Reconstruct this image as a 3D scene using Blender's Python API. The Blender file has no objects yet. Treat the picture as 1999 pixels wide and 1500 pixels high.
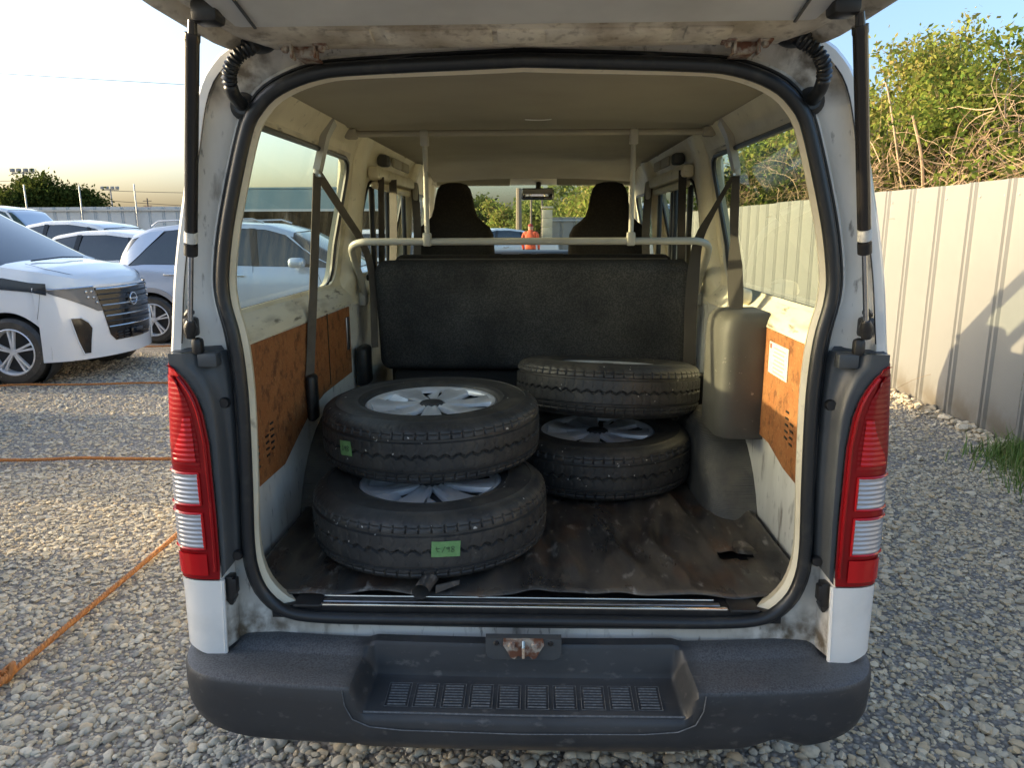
import bpy, bmesh, math, random
import numpy as np
from mathutils import Vector, Matrix, Euler
R = math.radians
random.seed(7)
rng = np.random.default_rng(11)

# ------------------------------------------------------------------ camera, sky, sun, exposure
sc = bpy.context.scene
COL = sc.collection
F_PX, YAW, PITCH, ROLL = 1440.0, R(1.8625), R(11.977), R(-0.2116)
CAM = Vector((0.0272, -1.6418, 1.5))
fwd = Vector((-math.sin(YAW) * math.cos(PITCH), math.cos(YAW) * math.cos(PITCH), -math.sin(PITCH)))
rgt = Vector((math.cos(YAW), math.sin(YAW), 0))
upv = rgt.cross(fwd)
r2 = rgt * math.cos(ROLL) + upv * math.sin(ROLL)
u2 = upv * math.cos(ROLL) - rgt * math.sin(ROLL)
cd = bpy.data.cameras.new('camera')
cam = bpy.data.objects.new('camera', cd)
COL.objects.link(cam)
cam.matrix_world = Matrix(((r2.x, u2.x, -fwd.x, CAM.x), (r2.y, u2.y, -fwd.y, CAM.y), (r2.z, u2.z, -fwd.z, CAM.z), (0, 0, 0, 1)))
cd.sensor_fit = 'HORIZONTAL'
cd.sensor_width = 36.0
cd.lens = F_PX / 1999.0 * 36.0
cd.clip_start = 0.05
cd.clip_end = 3000
sc.camera = cam

SUN_EL = R(11.5)
SUN_AZ = R(274.5)            # clockwise from +Y: low in the west, straight left of the van
sun_dir = Vector((math.sin(SUN_AZ) * math.cos(SUN_EL), math.cos(SUN_AZ) * math.cos(SUN_EL), math.sin(SUN_EL)))
wd = bpy.data.worlds.new('World')
sc.world = wd
wd.use_nodes = True
wn = wd.node_tree
sky = wn.nodes.new('ShaderNodeTexSky')
sky.sky_type = 'NISHITA'
sky.sun_disc = False
sky.sun_elevation = SUN_EL
sky.sun_rotation = SUN_AZ
sky.air_density = 0.9
sky.dust_density = 4.6
sky.ozone_density = 2.2
wn.links.new(sky.outputs['Color'], wn.nodes['Background'].inputs['Color'])
wn.nodes['Background'].inputs['Strength'].default_value = 0.15
sl = bpy.data.lights.new('sun', 'SUN')
sl.energy = 2.15
sl.angle = R(0.5)
sl.color = (1.0, 0.80, 0.50)
so = bpy.data.objects.new('sun', sl)
COL.objects.link(so)
so.rotation_euler = (-sun_dir).to_track_quat('-Z', 'Y').to_euler()
so.location = (-20, -3, 12)
vs = sc.view_settings
vs.view_transform = 'Standard'
vs.look = 'None'
vs.gamma = 1.0
vs.use_curve_mapping = False
vs.exposure = 1.88
sc.cycles.use_denoising = True
sc.cycles.max_bounces = 10
sc.cycles.diffuse_bounces = 5
sc.cycles.transparent_max_bounces = 24
sc.cycles.caustics_reflective = False
sc.cycles.caustics_refractive = False

# ------------------------------------------------------------------ helpers
def lerp(a, b, t): return a + (b - a) * t
def smooth(t):
    t = max(0.0, min(1.0, t)); return t * t * (3 - 2 * t)
def interp(pts, x):
    if x <= pts[0][0]: return pts[0][1]
    for (a, b), (c, d) in zip(pts, pts[1:]):
        if x <= c: return b + (d - b) * (x - a) / (c - a)
    return pts[-1][1]
def catmull(P, n=8, closed=False):
    P = [Vector(p) for p in P]; out = []; m = len(P)
    rngi = range(m) if closed else range(m - 1)
    for i in rngi:
        if closed: a, b, c, d = P[(i - 1) % m], P[i], P[(i + 1) % m], P[(i + 2) % m]
        else: a, b, c, d = P[max(i - 1, 0)], P[i], P[i + 1], P[min(i + 2, m - 1)]
        for k in range(n):
            t = k / n
            out.append(0.5 * ((2 * b) + (c - a) * t + (2 * a - 5 * b + 4 * c - d) * t * t + (3 * b - a - 3 * c + d) * t ** 3))
    if not closed: out.append(P[-1])
    return out

class MB:
    """collects vertices and faces, build() links them as one mesh object"""
    def __init__(s): s.v = []; s.f = []
    def add(s, vs, fs, m=None):
        o = len(s.v)
        for p in vs: s.v.append(tuple(m @ Vector(p)) if m is not None else tuple(p))
        for f in fs: s.f.append(tuple(i + o for i in f))
        return s
    def poly(s, pts): return s.add(pts, [tuple(range(len(pts)))])
    def box(s, c, d, m=None, rz=0):
        x, y, z = [k / 2 for k in d]
        vs = [(i * x, j * y, k * z) for i in (-1, 1) for j in (-1, 1) for k in (-1, 1)]
        fs = [(0, 1, 3, 2), (4, 6, 7, 5), (0, 4, 5, 1), (2, 3, 7, 6), (0, 2, 6, 4), (1, 5, 7, 3)]
        t = Matrix.Translation(c) @ Matrix.Rotation(rz, 4, 'Z')
        return s.add(vs, fs, t if m is None else m @ t)
    def rbox(s, c, d, r=0.01, seg=2, m=None, rot=None):
        bm = bmesh.new(); bmesh.ops.create_cube(bm, size=1)
        for v in bm.verts: v.co = Vector((v.co.x * d[0], v.co.y * d[1], v.co.z * d[2]))
        bmesh.ops.bevel(bm, geom=bm.edges[:], offset=min(r, min(d) * 0.49), segments=seg, profile=0.5, affect='EDGES')
        bm.verts.index_update()
        t = Matrix.Translation(c)
        if rot is not None: t = t @ rot
        if m is not None: t = m @ t
        s.add([v.co.copy() for v in bm.verts], [[v.index for v in f.verts] for f in bm.faces], t); bm.free(); return s
    def loft(s, rings, closed=True, cap=True, loop=False):
        n = len(rings[0]); vs = [p for r in rings for p in r]; fs = []
        k = len(rings); e = n if closed else n - 1
        for i in range(k if loop else k - 1):
            a = i * n; b = ((i + 1) % k) * n
            for j in range(e): fs.append((a + j, a + (j + 1) % n, b + (j + 1) % n, b + j))
        if cap and not loop and closed:
            fs.append(tuple(range(n - 1, -1, -1))); fs.append(tuple((k - 1) * n + j for j in range(n)))
        return s.add(vs, fs)
    def tube(s, path, r, n=8, closed=False, cap=True, flat=None):
        """round tube; r a number or list; flat=(halfwidth, halfthick, normal) makes a ribbon"""
        P = [Vector(p) for p in path]; m = len(P); rings = []; prev = None
        for i, p in enumerate(P):
            if closed: t = P[(i + 1) % m] - P[i - 1]
            else: t = P[min(i + 1, m - 1)] - P[max(i - 1, 0)]
            if t.length < 1e-9: t = Vector((0, 0, 1))
            t.normalize()
            if flat is not None:
                a = Vector(flat[2]).cross(t)
                if a.length < 1e-6: a = Vector((1, 0, 0))
                a.normalize(); b = t.cross(a)
                h, k = (flat[0][i] if isinstance(flat[0], (list, tuple)) else flat[0]), flat[1]
                rings.append([p + a * h * x + b * k * y for x, y in ((-1, -1), (1, -1), (1, 1), (-1, 1))]); continue
            if prev is None:
                a = t.cross(Vector((0, 0, 1)))
                if a.length < 1e-3: a = t.cross(Vector((1, 0, 0)))
            else: a = prev - t * prev.dot(t)
            a.normalize(); prev = a.copy(); b = t.cross(a)
            rr = r[i] if isinstance(r, (list, tuple)) else r
            rings.append([p + (a * math.cos(q) + b * math.sin(q)) * rr for q in [2 * math.pi * j / n for j in range(n)]])
        return s.loft(rings, True, cap, loop=closed)
    def lathe(s, prof, n=32, m=None, closed=False):
        vs = []; fs = []; k = len(prof)
        for i in range(n):
            a = 2 * math.pi * i / n; c, q = math.cos(a), math.sin(a)
            for (r, z) in prof: vs.append((r * c, r * q, z))
        for i in range(n):
            a = i * k; b = ((i + 1) % n) * k
            for j in range(k if closed else k - 1): fs.append((a + j, b + j, b + (j + 1) % k, a + (j + 1) % k))
        return s.add(vs, fs, m)
    def grid(s, fn, nu, nv, cu=False, cv=False):
        vs = [fn(i / (nu if cu else nu - 1), j / (nv if cv else nv - 1)) for i in range(nu) for j in range(nv)]; fs = []
        for i in range(nu if cu else nu - 1):
            for j in range(nv if cv else nv - 1):
                i2 = (i + 1) % nu; j2 = (j + 1) % nv
                fs.append((i * nv + j, i2 * nv + j, i2 * nv + j2, i * nv + j2))
        return s.add(vs, fs)
    def extrude(s, poly, fn0, fn1):
        """closed 2d outline swept between two placements"""
        a = [fn0(p) for p in poly]; b = [fn1(p) for p in poly]
        return s.loft([a, b])
    def mirror(s):
        o = len(s.v); v = [(-x, y, z) for x, y, z in s.v]; f = [tuple(reversed(q)) for q in s.f]
        return s.add(v, f)
    def mirrored(s):
        m = MB(); m.v = [(-x, y, z) for x, y, z in s.v]; m.f = [tuple(reversed(q)) for q in s.f]; return m
    def xform(s, m):
        s.v = [tuple(m @ Vector(p)) for p in s.v]; return s
    def mesh(s, name, mat, sm=35):
        me = bpy.data.meshes.new(name); me.from_pydata(s.v, [], s.f); me.update()
        if mat is not None: me.materials.append(mat)
        if sm:
            me.shade_smooth(); me.set_sharp_from_angle(angle=R(sm))
        return me
    def build(s, name, mat, parent=None, sm=35):
        return link(name, s.mesh(name, mat, sm), parent)
def link(name, me, parent=None):
    o = bpy.data.objects.new(name, me); COL.objects.link(o)
    if parent is not None: o.parent = parent
    return o
def tag(o, label=None, cat=None, group=None, kind=None):
    if label: o['label'] = label
    if cat: o['category'] = cat
    if group: o['group'] = group
    if kind: o['kind'] = kind
    return o
def empty(name, loc=(0, 0, 0), rz=0.0):
    o = bpy.data.objects.new(name, None); COL.objects.link(o); o.location = loc; o.rotation_euler = (0, 0, rz)
    o.empty_display_size = 0.2; return o
def copy_tree(o, parent=None):
    c = o.copy(); COL.objects.link(c); c.parent = parent
    for ch in list(o.children): copy_tree(ch, c)
    return c
def axis_mat(p, d, up=(0, 0, 1)):
    """matrix that sends local z to direction d, origin to p"""
    return Matrix.Translation(p) @ Vector(d).to_track_quat('Z', 'Y').to_matrix().to_4x4()
def np_mesh(name, V, F, mat, parent=None, smooth_=True):
    me = bpy.data.meshes.new(name); nv, nf = len(V), len(F); k = F.shape[1]
    me.vertices.add(nv); me.vertices.foreach_set('co', np.ascontiguousarray(V, dtype=np.float32).ravel())
    me.loops.add(nf * k); me.loops.foreach_set('vertex_index', np.ascontiguousarray(F, dtype=np.int32).ravel())
    me.polygons.add(nf); me.polygons.foreach_set('loop_start', np.arange(0, nf * k, k, dtype=np.int32))
    me.update(calc_edges=True); me.validate()
    if smooth_: me.polygons.foreach_set('use_smooth', np.ones(nf, dtype=bool))
    if mat is not None: me.materials.append(mat)
    return link(name, me, parent)

# ------------------------------------------------------------------ materials
def C4(c): return (c[0], c[1], c[2], 1.0)
def pm(name, col, rough=0.5, metal=0.0, spec=0.5, layers=(), bump=(), coat=0.0, rvar=None, trans=0.0, island=None, stretch=None, sub=0.0):
    """principled procedural material.
    layers: (colour, noise scale, low, high, detail, strength) mixed in by noise; bump: (scale, strength, distance, kind)
    island: (colour2, colour3) varied per loose piece"""
    m = bpy.data.materials.new(name); m.use_nodes = True; nt = m.node_tree; N = nt.nodes; L = nt.links
    b = N['Principled BSDF']
    b.inputs['Roughness'].default_value = rough; b.inputs['Metallic'].default_value = metal
    b.inputs['Specular IOR Level'].default_value = spec; b.inputs['Coat Weight'].default_value = coat
    b.inputs['Coat Roughness'].default_value = 0.08
    if trans: b.inputs['Transmission Weight'].default_value = trans
    if sub:
        b.inputs['Subsurface Weight'].default_value = sub
    tc = N.new('ShaderNodeTexCoord'); vec = tc.outputs['Object']
    if stretch:
        mp = N.new('ShaderNodeMapping'); mp.inputs['Scale'].default_value = stretch
        L.new(vec, mp.inputs['Vector']); vec = mp.outputs['Vector']
    def noise(sc_, det=4.0, rgh=0.55, dist=0.0):
        n = N.new('ShaderNodeTexNoise'); n.inputs['Scale'].default_value = sc_; n.inputs['Detail'].default_value = det
        n.inputs['Roughness'].default_value = rgh; n.inputs['Distortion'].default_value = dist
        L.new(vec, n.inputs['Vector']); return n.outputs['Fac']
    cur = None
    if island:
        g = N.new('ShaderNodeNewGeometry'); cr = N.new('ShaderNodeValToRGB')
        el = cr.color_ramp.elements; cols = [col] + list(island)
        el[0].position = 0; el[0].color = C4(cols[0]); el[1].position = 1; el[1].color = C4(cols[-1])
        for i, c in enumerate(cols[1:-1]):
            e = el.new((i + 1) / (len(cols) - 1)); e.color = C4(c)
        L.new(g.outputs['Random Per Island'], cr.inputs['Fac']); cur = cr.outputs['Color']
    for (c2, s_, lo, hi, det, st) in layers:
        mr = N.new('ShaderNodeMapRange'); mr.inputs['From Min'].default_value = lo; mr.inputs['From Max'].default_value = hi
        mr.inputs['To Max'].default_value = st; L.new(noise(s_, det), mr.inputs['Value'])
        mx = N.new('ShaderNodeMix'); mx.data_type = 'RGBA'; L.new(mr.outputs['Result'], mx.inputs['Factor'])
        if cur is None: mx.inputs[6].default_value = C4(col)
        else: L.new(cur, mx.inputs[6])
        mx.inputs[7].default_value = C4(c2); cur = mx.outputs[2]
    if cur is None: b.inputs['Base Color'].default_value = C4(col)
    else: L.new(cur, b.inputs['Base Color'])
    if rvar:
        mr = N.new('ShaderNodeMapRange'); mr.inputs['From Min'].default_value = 0.35; mr.inputs['From Max'].default_value = 0.65
        mr.inputs['To Min'].default_value = rvar[1]; mr.inputs['To Max'].default_value = rvar[2]
        L.new(noise(rvar[0], 5), mr.inputs['Value']); L.new(mr.outputs['Result'], b.inputs['Roughness'])
    nrm = None
    for (s_, st, di, kind) in bump:
        bp = N.new('ShaderNodeBump'); bp.inputs['Strength'].default_value = st; bp.inputs['Distance'].default_value = di
        if kind == 'noise': h = noise(s_, 5)
        elif kind == 'voronoi':
            v = N.new('ShaderNodeTexVoronoi'); v.inputs['Scale'].default_value = s_; L.new(vec, v.inputs['Vector']); h = v.outputs['Distance']
        else:
            w = N.new('ShaderNodeTexWave'); w.wave_type = 'BANDS'; w.bands_direction = kind; w.inputs['Scale'].default_value = s_
            L.new(vec, w.inputs['Vector']); h = w.outputs['Fac']
        L.new(h, bp.inputs['Height'])
        if nrm is not None: L.new(nrm, bp.inputs['Normal'])
        nrm = bp.outputs['Normal']
    if nrm is not None: L.new(nrm, b.inputs['Normal'])
    return m
def glass(name, tint, smear=0.0, refl=1.0, smear_col=(0.8, 0.8, 0.7), streak=None):
    """thin tinted pane: see-through tint with fresnel reflection and a faint dust film"""
    m = bpy.data.materials.new(name); m.use_nodes = True; nt = m.node_tree; N = nt.nodes; L = nt.links
    N.remove(N['Principled BSDF']); out = N['Material Output']
    tr = N.new('ShaderNodeBsdfTransparent'); tr.inputs['Color'].default_value = C4(tint)
    gl = N.new('ShaderNodeBsdfGlossy'); gl.inputs['Roughness'].default_value = 0.02
    fr = N.new('ShaderNodeFresnel'); fr.inputs['IOR'].default_value = 1.45
    mu = N.new('ShaderNodeMath'); mu.operation = 'MULTIPLY'; mu.inputs[1].default_value = refl; L.new(fr.outputs[0], mu.inputs[0])
    mx = N.new('ShaderNodeMixShader'); L.new(mu.outputs[0], mx.inputs[0]); L.new(tr.outputs[0], mx.inputs[1]); L.new(gl.outputs[0], mx.inputs[2])
    last = mx.outputs[0]
    if smear:
        df = N.new('ShaderNodeBsdfDiffuse'); df.inputs['Color'].default_value = C4(smear_col)
        tl = N.new('ShaderNodeBsdfTranslucent'); tl.inputs['Color'].default_value = C4(smear_col)
        ad = N.new('ShaderNodeMixShader'); ad.inputs[0].default_value = 0.5; L.new(df.outputs[0], ad.inputs[1]); L.new(tl.outputs[0], ad.inputs[2])
        tc = N.new('ShaderNodeTexCoord'); mp = N.new('ShaderNodeMapping'); mp.inputs['Scale'].default_value = (1, 3, 1.0)
        mp.inputs['Rotation'].default_value = (0.5, 0, 0)
        L.new(tc.outputs['Object'], mp.inputs['Vector'])
        n = N.new('ShaderNodeTexNoise'); n.inputs['Scale'].default_value = 5; n.inputs['Detail'].default_value = 6; n.inputs['Roughness'].default_value = .65
        L.new(mp.outputs[0], n.inputs['Vector'])
        mr = N.new('ShaderNodeMapRange'); mr.inputs['From Min'].default_value = .38; mr.inputs['From Max'].default_value = .78
        mr.inputs['To Min'].default_value = smear * .25; mr.inputs['To Max'].default_value = smear * 1.6; L.new(n.outputs['Fac'], mr.inputs['Value'])
        m2 = N.new('ShaderNodeMixShader'); L.new(mr.outputs[0], m2.inputs[0]); L.new(last, m2.inputs[1]); L.new(ad.outputs[0], m2.inputs[2]); last = m2.outputs[0]
    L.new(last, out.inputs['Surface']); return m

DIRT = (0.16, 0.13, 0.09)
M = {}
M['white'] = pm('white_paint', (0.84, 0.82, 0.765), 0.28, layers=[((0.62, 0.61, 0.56), 9, .45, .75, 5, .5)], coat=.5, bump=[(900, .02, .001, 'noise')])
M['jamb'] = pm('dirty_white_jamb', (0.83, 0.81, 0.745), 0.45, layers=[((0.50, 0.47, 0.40), 5, .42, .7, 8, .7), (DIRT, 22, .57, .72, 9, .8), ((0.08, 0.07, 0.055), 60, .62, .72, 6, .7)], stretch=(1, 1, .3), coat=.15, bump=[(400, .06, .002, 'noise')])
M['gate'] = pm('tailgate_inner_paint', (0.82, 0.77, 0.65), 0.45, layers=[((0.33, 0.27, 0.19), 7, .38, .62, 10, .85), ((0.15, 0.11, 0.07), 45, .52, .7, 8, .6)], bump=[(220, .15, .003, 'noise')])
M['gate_panel'] = pm('tailgate_trim_board', (0.76, 0.76, 0.73), 0.5, layers=[((0.47, 0.475, 0.46), 4, .4, .7, 4, .6)])
M['cream'] = pm('cream_interior_paint', (0.78, 0.72, 0.55), 0.42, layers=[((0.54, 0.48, 0.34), 6, .45, .72, 6, .6), ((0.22, 0.18, 0.12), 30, .62, .74, 8, .6)], bump=[(300, .05, .002, 'noise')])
M['headliner'] = pm('headliner_board', (0.36, 0.33, 0.265), 0.8, layers=[((0.30, 0.275, 0.22), 3, .4, .65, 5, .7)], bump=[(700, .1, .001, 'noise')])
M['rubber'] = pm('seal_rubber', (0.018, 0.020, 0.022), 0.36, layers=[((0.06, 0.058, 0.05), 30, .55, .75, 6, .5)], bump=[(500, .05, .001, 'noise')])
M['black'] = pm('black_plastic', (0.016, 0.016, 0.017), 0.4, layers=[((0.05, 0.048, 0.042), 25, .52, .75, 6, .5)])
M['bumper'] = pm('grey_bumper_plastic', (0.027, 0.030, 0.034), 0.46, layers=[((0.058, 0.060, 0.062), 6, .42, .66, 9, .75), ((0.018, 0.019, 0.021), 3, .5, .66, 6, .6), ((0.15, 0.145, 0.135), 46, .60, .72, 10, .5)], stretch=(.6, 1, 1), rvar=(9, .38, .62), bump=[(900, .25, .001, 'noise'), (30, .05, .003, 'noise')])
M['tread'] = pm('worn_step_tread', (0.085, 0.09, 0.095), 0.5, layers=[((0.16, 0.165, 0.17), 120, .45, .65, 5, .8)], bump=[(700, .3, .001, 'noise')])
M['trim'] = pm('dark_grey_lamp_trim', (0.060, 0.066, 0.070), 0.45, layers=[((0.10, 0.105, 0.105), 6, .45, .7, 6, .5)], bump=[(900, .12, .001, 'noise')])
M['red'] = pm('red_lamp_lens', (0.30, 0.004, 0.007), 0.3, spec=.3, coat=.12, layers=[((0.20, 0.002, 0.004), 5, .4, .65, 3, .7)])
M['redbright'] = pm('bright_red_reflector', (0.52, 0.008, 0.010), 0.2, spec=.3, coat=.3)
M['clear'] = pm('clear_lamp_lens', (0.46, 0.46, 0.48), 0.25, metal=.3, coat=.35)
def stain_or_sheen(m, col, fx, fz, scale=14):
    """road dirt or painted sheen on one area (object x and z ranges), broken up by noise"""
    nt = m.node_tree; N = nt.nodes; L = nt.links; b = N['Principled BSDF']; src = b.inputs['Base Color'].links[0].from_socket
    tc = N.new('ShaderNodeTexCoord'); sx = N.new('ShaderNodeSeparateXYZ'); L.new(tc.outputs['Object'], sx.inputs[0])
    ab = N.new('ShaderNodeMath'); ab.operation = 'ABSOLUTE'; L.new(sx.outputs[0], ab.inputs[0]); fac = None
    for sock, (a, c) in ((ab.outputs[0], fx), (sx.outputs[2], fz)):
        r = N.new('ShaderNodeMapRange'); r.interpolation_type = 'SMOOTHSTEP'; r.inputs['From Min'].default_value = a; r.inputs['From Max'].default_value = c; L.new(sock, r.inputs['Value'])
        if fac is None: fac = r.outputs[0]
        else:
            mu = N.new('ShaderNodeMath'); mu.operation = 'MULTIPLY'; L.new(fac, mu.inputs[0]); L.new(r.outputs[0], mu.inputs[1]); fac = mu.outputs[0]
    n = N.new('ShaderNodeTexNoise'); n.inputs['Scale'].default_value = scale; n.inputs['Detail'].default_value = 8; L.new(tc.outputs['Object'], n.inputs['Vector'])
    r = N.new('ShaderNodeMapRange'); r.inputs['From Min'].default_value = .3; r.inputs['From Max'].default_value = .62; L.new(n.outputs['Fac'], r.inputs['Value'])
    mu = N.new('ShaderNodeMath'); mu.operation = 'MULTIPLY'; L.new(fac, mu.inputs[0]); L.new(r.outputs[0], mu.inputs[1])
    mx = N.new('ShaderNodeMix'); mx.data_type = 'RGBA'; L.new(mu.outputs[0], mx.inputs['Factor']); L.new(src, mx.inputs[6]); mx.inputs[7].default_value = C4(col); L.new(mx.outputs[2], b.inputs['Base Color'])
stain_or_sheen(M['bumper'], (.17, .125, .075), (.50, .10), (.335, .285))
stain_or_sheen(M['bumper'], (.095, .100, .108), (.38, .44), (.452, .464), 240)  # paler shelf top: sky sheen painted into the colour, with worn speckle
stain_or_sheen(M['jamb'], (.13, .10, .065), (.45, .66), (.62, .50), 30)
stain_or_sheen(M['jamb'], (.15, .13, .10), (.50, .58), (1.74, 1.82), 30)
M['worn'] = pm('worn_peeling_paint', (0.74, 0.69, 0.54), 0.5, layers=[((0.62, 0.61, 0.55), 9, .46, .66, 10, .7), ((0.36, 0.31, 0.22), 16, .50, .70, 10, .7), ((0.10, 0.08, 0.055), 30, .58, .68, 10, .8)], stretch=(1, .3, 1.6), bump=[(120, .3, .002, 'noise')])
M['chrome'] = pm('bright_metal', (0.72, 0.73, 0.74), 0.16, metal=1.0, layers=[((0.40, 0.38, 0.34), 50, .55, .7, 6, .5)])
M['steel'] = pm('brushed_steel', (0.56, 0.57, 0.58), 0.3, metal=1.0, layers=[((0.30, 0.28, 0.25), 30, .5, .7, 6, .6)])
M['rust'] = pm('rusty_bracket', (0.42, 0.38, 0.32), 0.6, metal=.2, layers=[((0.16, 0.055, 0.025), 45, .42, .58, 6, .95)])
M['board'] = pm('brown_hardboard', (0.32, 0.115, 0.034), 0.62, layers=[((0.36, 0.15, 0.05), 16, .40, .62, 10, .85), ((0.11, 0.034, 0.011), 34, .50, .66, 10, .8), ((0.46, 0.24, 0.10), 150, .56, .68, 5, .7), ((0.07, 0.024, 0.010), 90, .60, .70, 5, .6)], bump=[(260, .12, .001, 'noise')], stretch=(1, 1, .85))
M['mat'] = pm('worn_rubber_mat', (0.058, 0.055, 0.051), 0.4, layers=[((0.12, 0.10, 0.076), 9, .44, .62, 10, .9), ((0.018, 0.017, 0.017), 13, .50, .62, 10, .75), ((0.13, 0.070, 0.038), 8, .54, .70, 9, .7), ((0.34, 0.31, 0.27), 30, .60, .70, 10, .7)], stretch=(1, .4, 1), rvar=(7, .22, .55), bump=[(420, .35, .0015, 'noise'), (14, .3, .01, 'noise')])
M['arch'] = pm('wheel_arch_rubber', (0.070, 0.068, 0.063), 0.6, layers=[((0.15, 0.135, 0.105), 8, .4, .66, 7, .8), ((0.04, 0.04, 0.038), 18, .55, .7, 6, .6)], bump=[(55, .35, .002, 'Y'), (55, .35, .002, 'Z')])
M['boxgrey'] = pm('grey_moulded_box', (0.078, 0.075, 0.066), 0.62, layers=[((0.048, 0.047, 0.042), 9, .4, .7, 6, .7), ((0.30, 0.28, 0.24), 60, .66, .73, 6, .8)], bump=[(700, .15, .001, 'noise')])
M['carpet'] = pm('seat_back_carpet', (0.064, 0.063, 0.060), 0.95, spec=.1, layers=[((0.135, 0.128, 0.117), 170, .42, .62, 3, .85), ((0.030, 0.030, 0.031), 4, .4, .65, 6, .6)], bump=[(700, .8, .003, 'noise'), (7, .25, .02, 'noise')])
M['seatdark'] = pm('dark_seat_fabric', (0.038, 0.032, 0.026), 0.9, spec=.15, layers=[((0.055, 0.046, 0.036), 90, .45, .6, 3, .6)], bump=[(700, .3, .001, 'noise')])
M['belt'] = pm('seat_belt_webbing', (0.125, 0.108, 0.088), 0.75, layers=[((0.085, 0.073, 0.06), 20, .4, .65, 4, .6)], bump=[(420, .3, .001, 'Z')])
M['beltdark'] = pm('dark_belt_webbing', (0.040, 0.035, 0.030), 0.75, bump=[(420, .3, .001, 'Z')])
M['pipe'] = pm('grey_painted_pipe', (0.43, 0.42, 0.37), 0.35, layers=[((0.33, 0.31, 0.26), 12, .45, .7, 5, .6)])
M['tyre'] = pm('tyre_rubber', (0.030, 0.030, 0.030), 0.5, layers=[((0.060, 0.057, 0.052), 12, .42, .68, 8, .85), ((0.095, 0.082, 0.062), 6, .56, .72, 9, .6), ((0.10, 0.09, 0.075), 60, .6, .7, 6, .5), ((0.55, 0.53, 0.48), 55, .755, .765, 1, .9)], bump=[(600, .15, .001, 'noise')])
M['alloy'] = pm('silver_wheel_cover', (0.78, 0.80, 0.83), 0.30, metal=.35, layers=[((0.36, 0.37, 0.38), 10, .45, .7, 5, .5)])
M['alloydark'] = pm('dark_cover_recess', (0.05, 0.052, 0.056), 0.5, metal=.3)
M['tape'] = pm('green_masking_tape', (0.16, 0.34, 0.12), 0.6, layers=[((0.24, 0.42, 0.18), 90, .5, .7, 5, .6)], bump=[(120, .35, .002, 'noise')])
M['ink'] = pm('black_marker_ink', (0.03, 0.04, 0.03), 0.6)
M['paper'] = pm('pale_paper_label', (0.66, 0.65, 0.60), 0.6, layers=[((0.40, 0.39, 0.36), 190, .55, .62, 2, .6)])
M['labelgrey'] = pm('label_print_grey', (0.28, 0.28, 0.27), 0.6)
M['labelred'] = pm('label_red', (0.55, 0.06, 0.03), 0.6)
M['dash'] = pm('dashboard_plastic', (0.045, 0.048, 0.055), 0.5, bump=[(500, .1, .001, 'noise')])
M['glass'] = glass('side_window_glass', (0.86, 0.93, 0.80), smear=.022, refl=.30, smear_col=(.85, .85, .65))
M['glass_r'] = glass('right_window_glass', (0.82, 0.91, 0.78), smear=.006, refl=.22)
M['wind'] = glass('windscreen_glass', (0.84, 0.93, 0.87), smear=.012, refl=.4)
M['carglass'] = pm('tinted_car_glass', (0.012, 0.018, 0.022), 0.03, spec=.9, coat=.6)
M['carglass2'] = glass('clear_car_glass', (0.30, 0.38, 0.36), refl=1.0)
M['mirror'] = pm('mirror_glass', (0.85, 0.85, 0.85), 0.02, metal=1.0)
# ------------------------------------------------------------------ ground
def ground_mat():
    m = bpy.data.materials.new('gravel'); m.use_nodes = True; nt = m.node_tree; N = nt.nodes; L = nt.links
    b = N['Principled BSDF']; b.inputs['Roughness'].default_value = .9; b.inputs['Specular IOR Level'].default_value = .2
    tc = N.new('ShaderNodeTexCoord')
    v = N.new('ShaderNodeTexVoronoi'); v.inputs['Scale'].default_value = 62; L.new(tc.outputs['Object'], v.inputs['Vector'])
    cr = N.new('ShaderNodeValToRGB'); e = cr.color_ramp.elements
    e[0].position = 0; e[0].color = (.24, .225, .20, 1); e[1].position = 1; e[1].color = (.56, .52, .45, 1)
    for p, c in ((.35, (.40, .375, .335)), (.65, (.47, .415, .34)), (.8, (.36, .34, .31))):
        q = e.new(p); q.color = C4(c)
    sp = N.new('ShaderNodeSeparateColor'); L.new(v.outputs['Color'], sp.inputs[0]); L.new(sp.outputs[0], cr.inputs['Fac'])
    mr = N.new('ShaderNodeMapRange'); mr.inputs['From Min'].default_value = .25; mr.inputs['From Max'].default_value = .75
    mr.inputs['To Min'].default_value = 1; mr.inputs['To Max'].default_value = .25; L.new(v.outputs['Distance'], mr.inputs['Value'])
    n = N.new('ShaderNodeTexNoise'); n.inputs['Scale'].default_value = .8; n.inputs['Detail'].default_value = 6; L.new(tc.outputs['Object'], n.inputs['Vector'])
    m1 = N.new('ShaderNodeMix'); m1.data_type = 'RGBA'; m1.blend_type = 'MULTIPLY'; m1.inputs[0].default_value = .75
    L.new(cr.outputs[0], m1.inputs[6]); L.new(mr.outputs[0], m1.inputs[7])
    m2 = N.new('ShaderNodeMix'); m2.data_type = 'RGBA'; m2.blend_type = 'MIX'; L.new(n.outputs['Fac'], m2.inputs[0])
    m3 = N.new('ShaderNodeMath'); m3.operation = 'MULTIPLY'; m3.inputs[1].default_value = .35; L.new(n.outputs['Fac'], m3.inputs[0]); L.new(m3.outputs[0], m2.inputs[0])
    L.new(m1.outputs[2], m2.inputs[6]); m2.inputs[7].default_value = (.30, .25, .19, 1)
    L.new(m2.outputs[2], b.inputs['Base Color'])
    bp = N.new('ShaderNodeBump'); bp.invert = True; bp.inputs['Strength'].default_value = .9; bp.inputs['Distance'].default_value = .012
    L.new(v.outputs['Distance'], bp.inputs['Height']); L.new(bp.outputs[0], b.inputs['Normal'])
    return m
g = MB(); S = 700
g.poly([(-S, -S, 0), (S, -S, 0), (S, S, 0), (-S, S, 0)])
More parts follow.
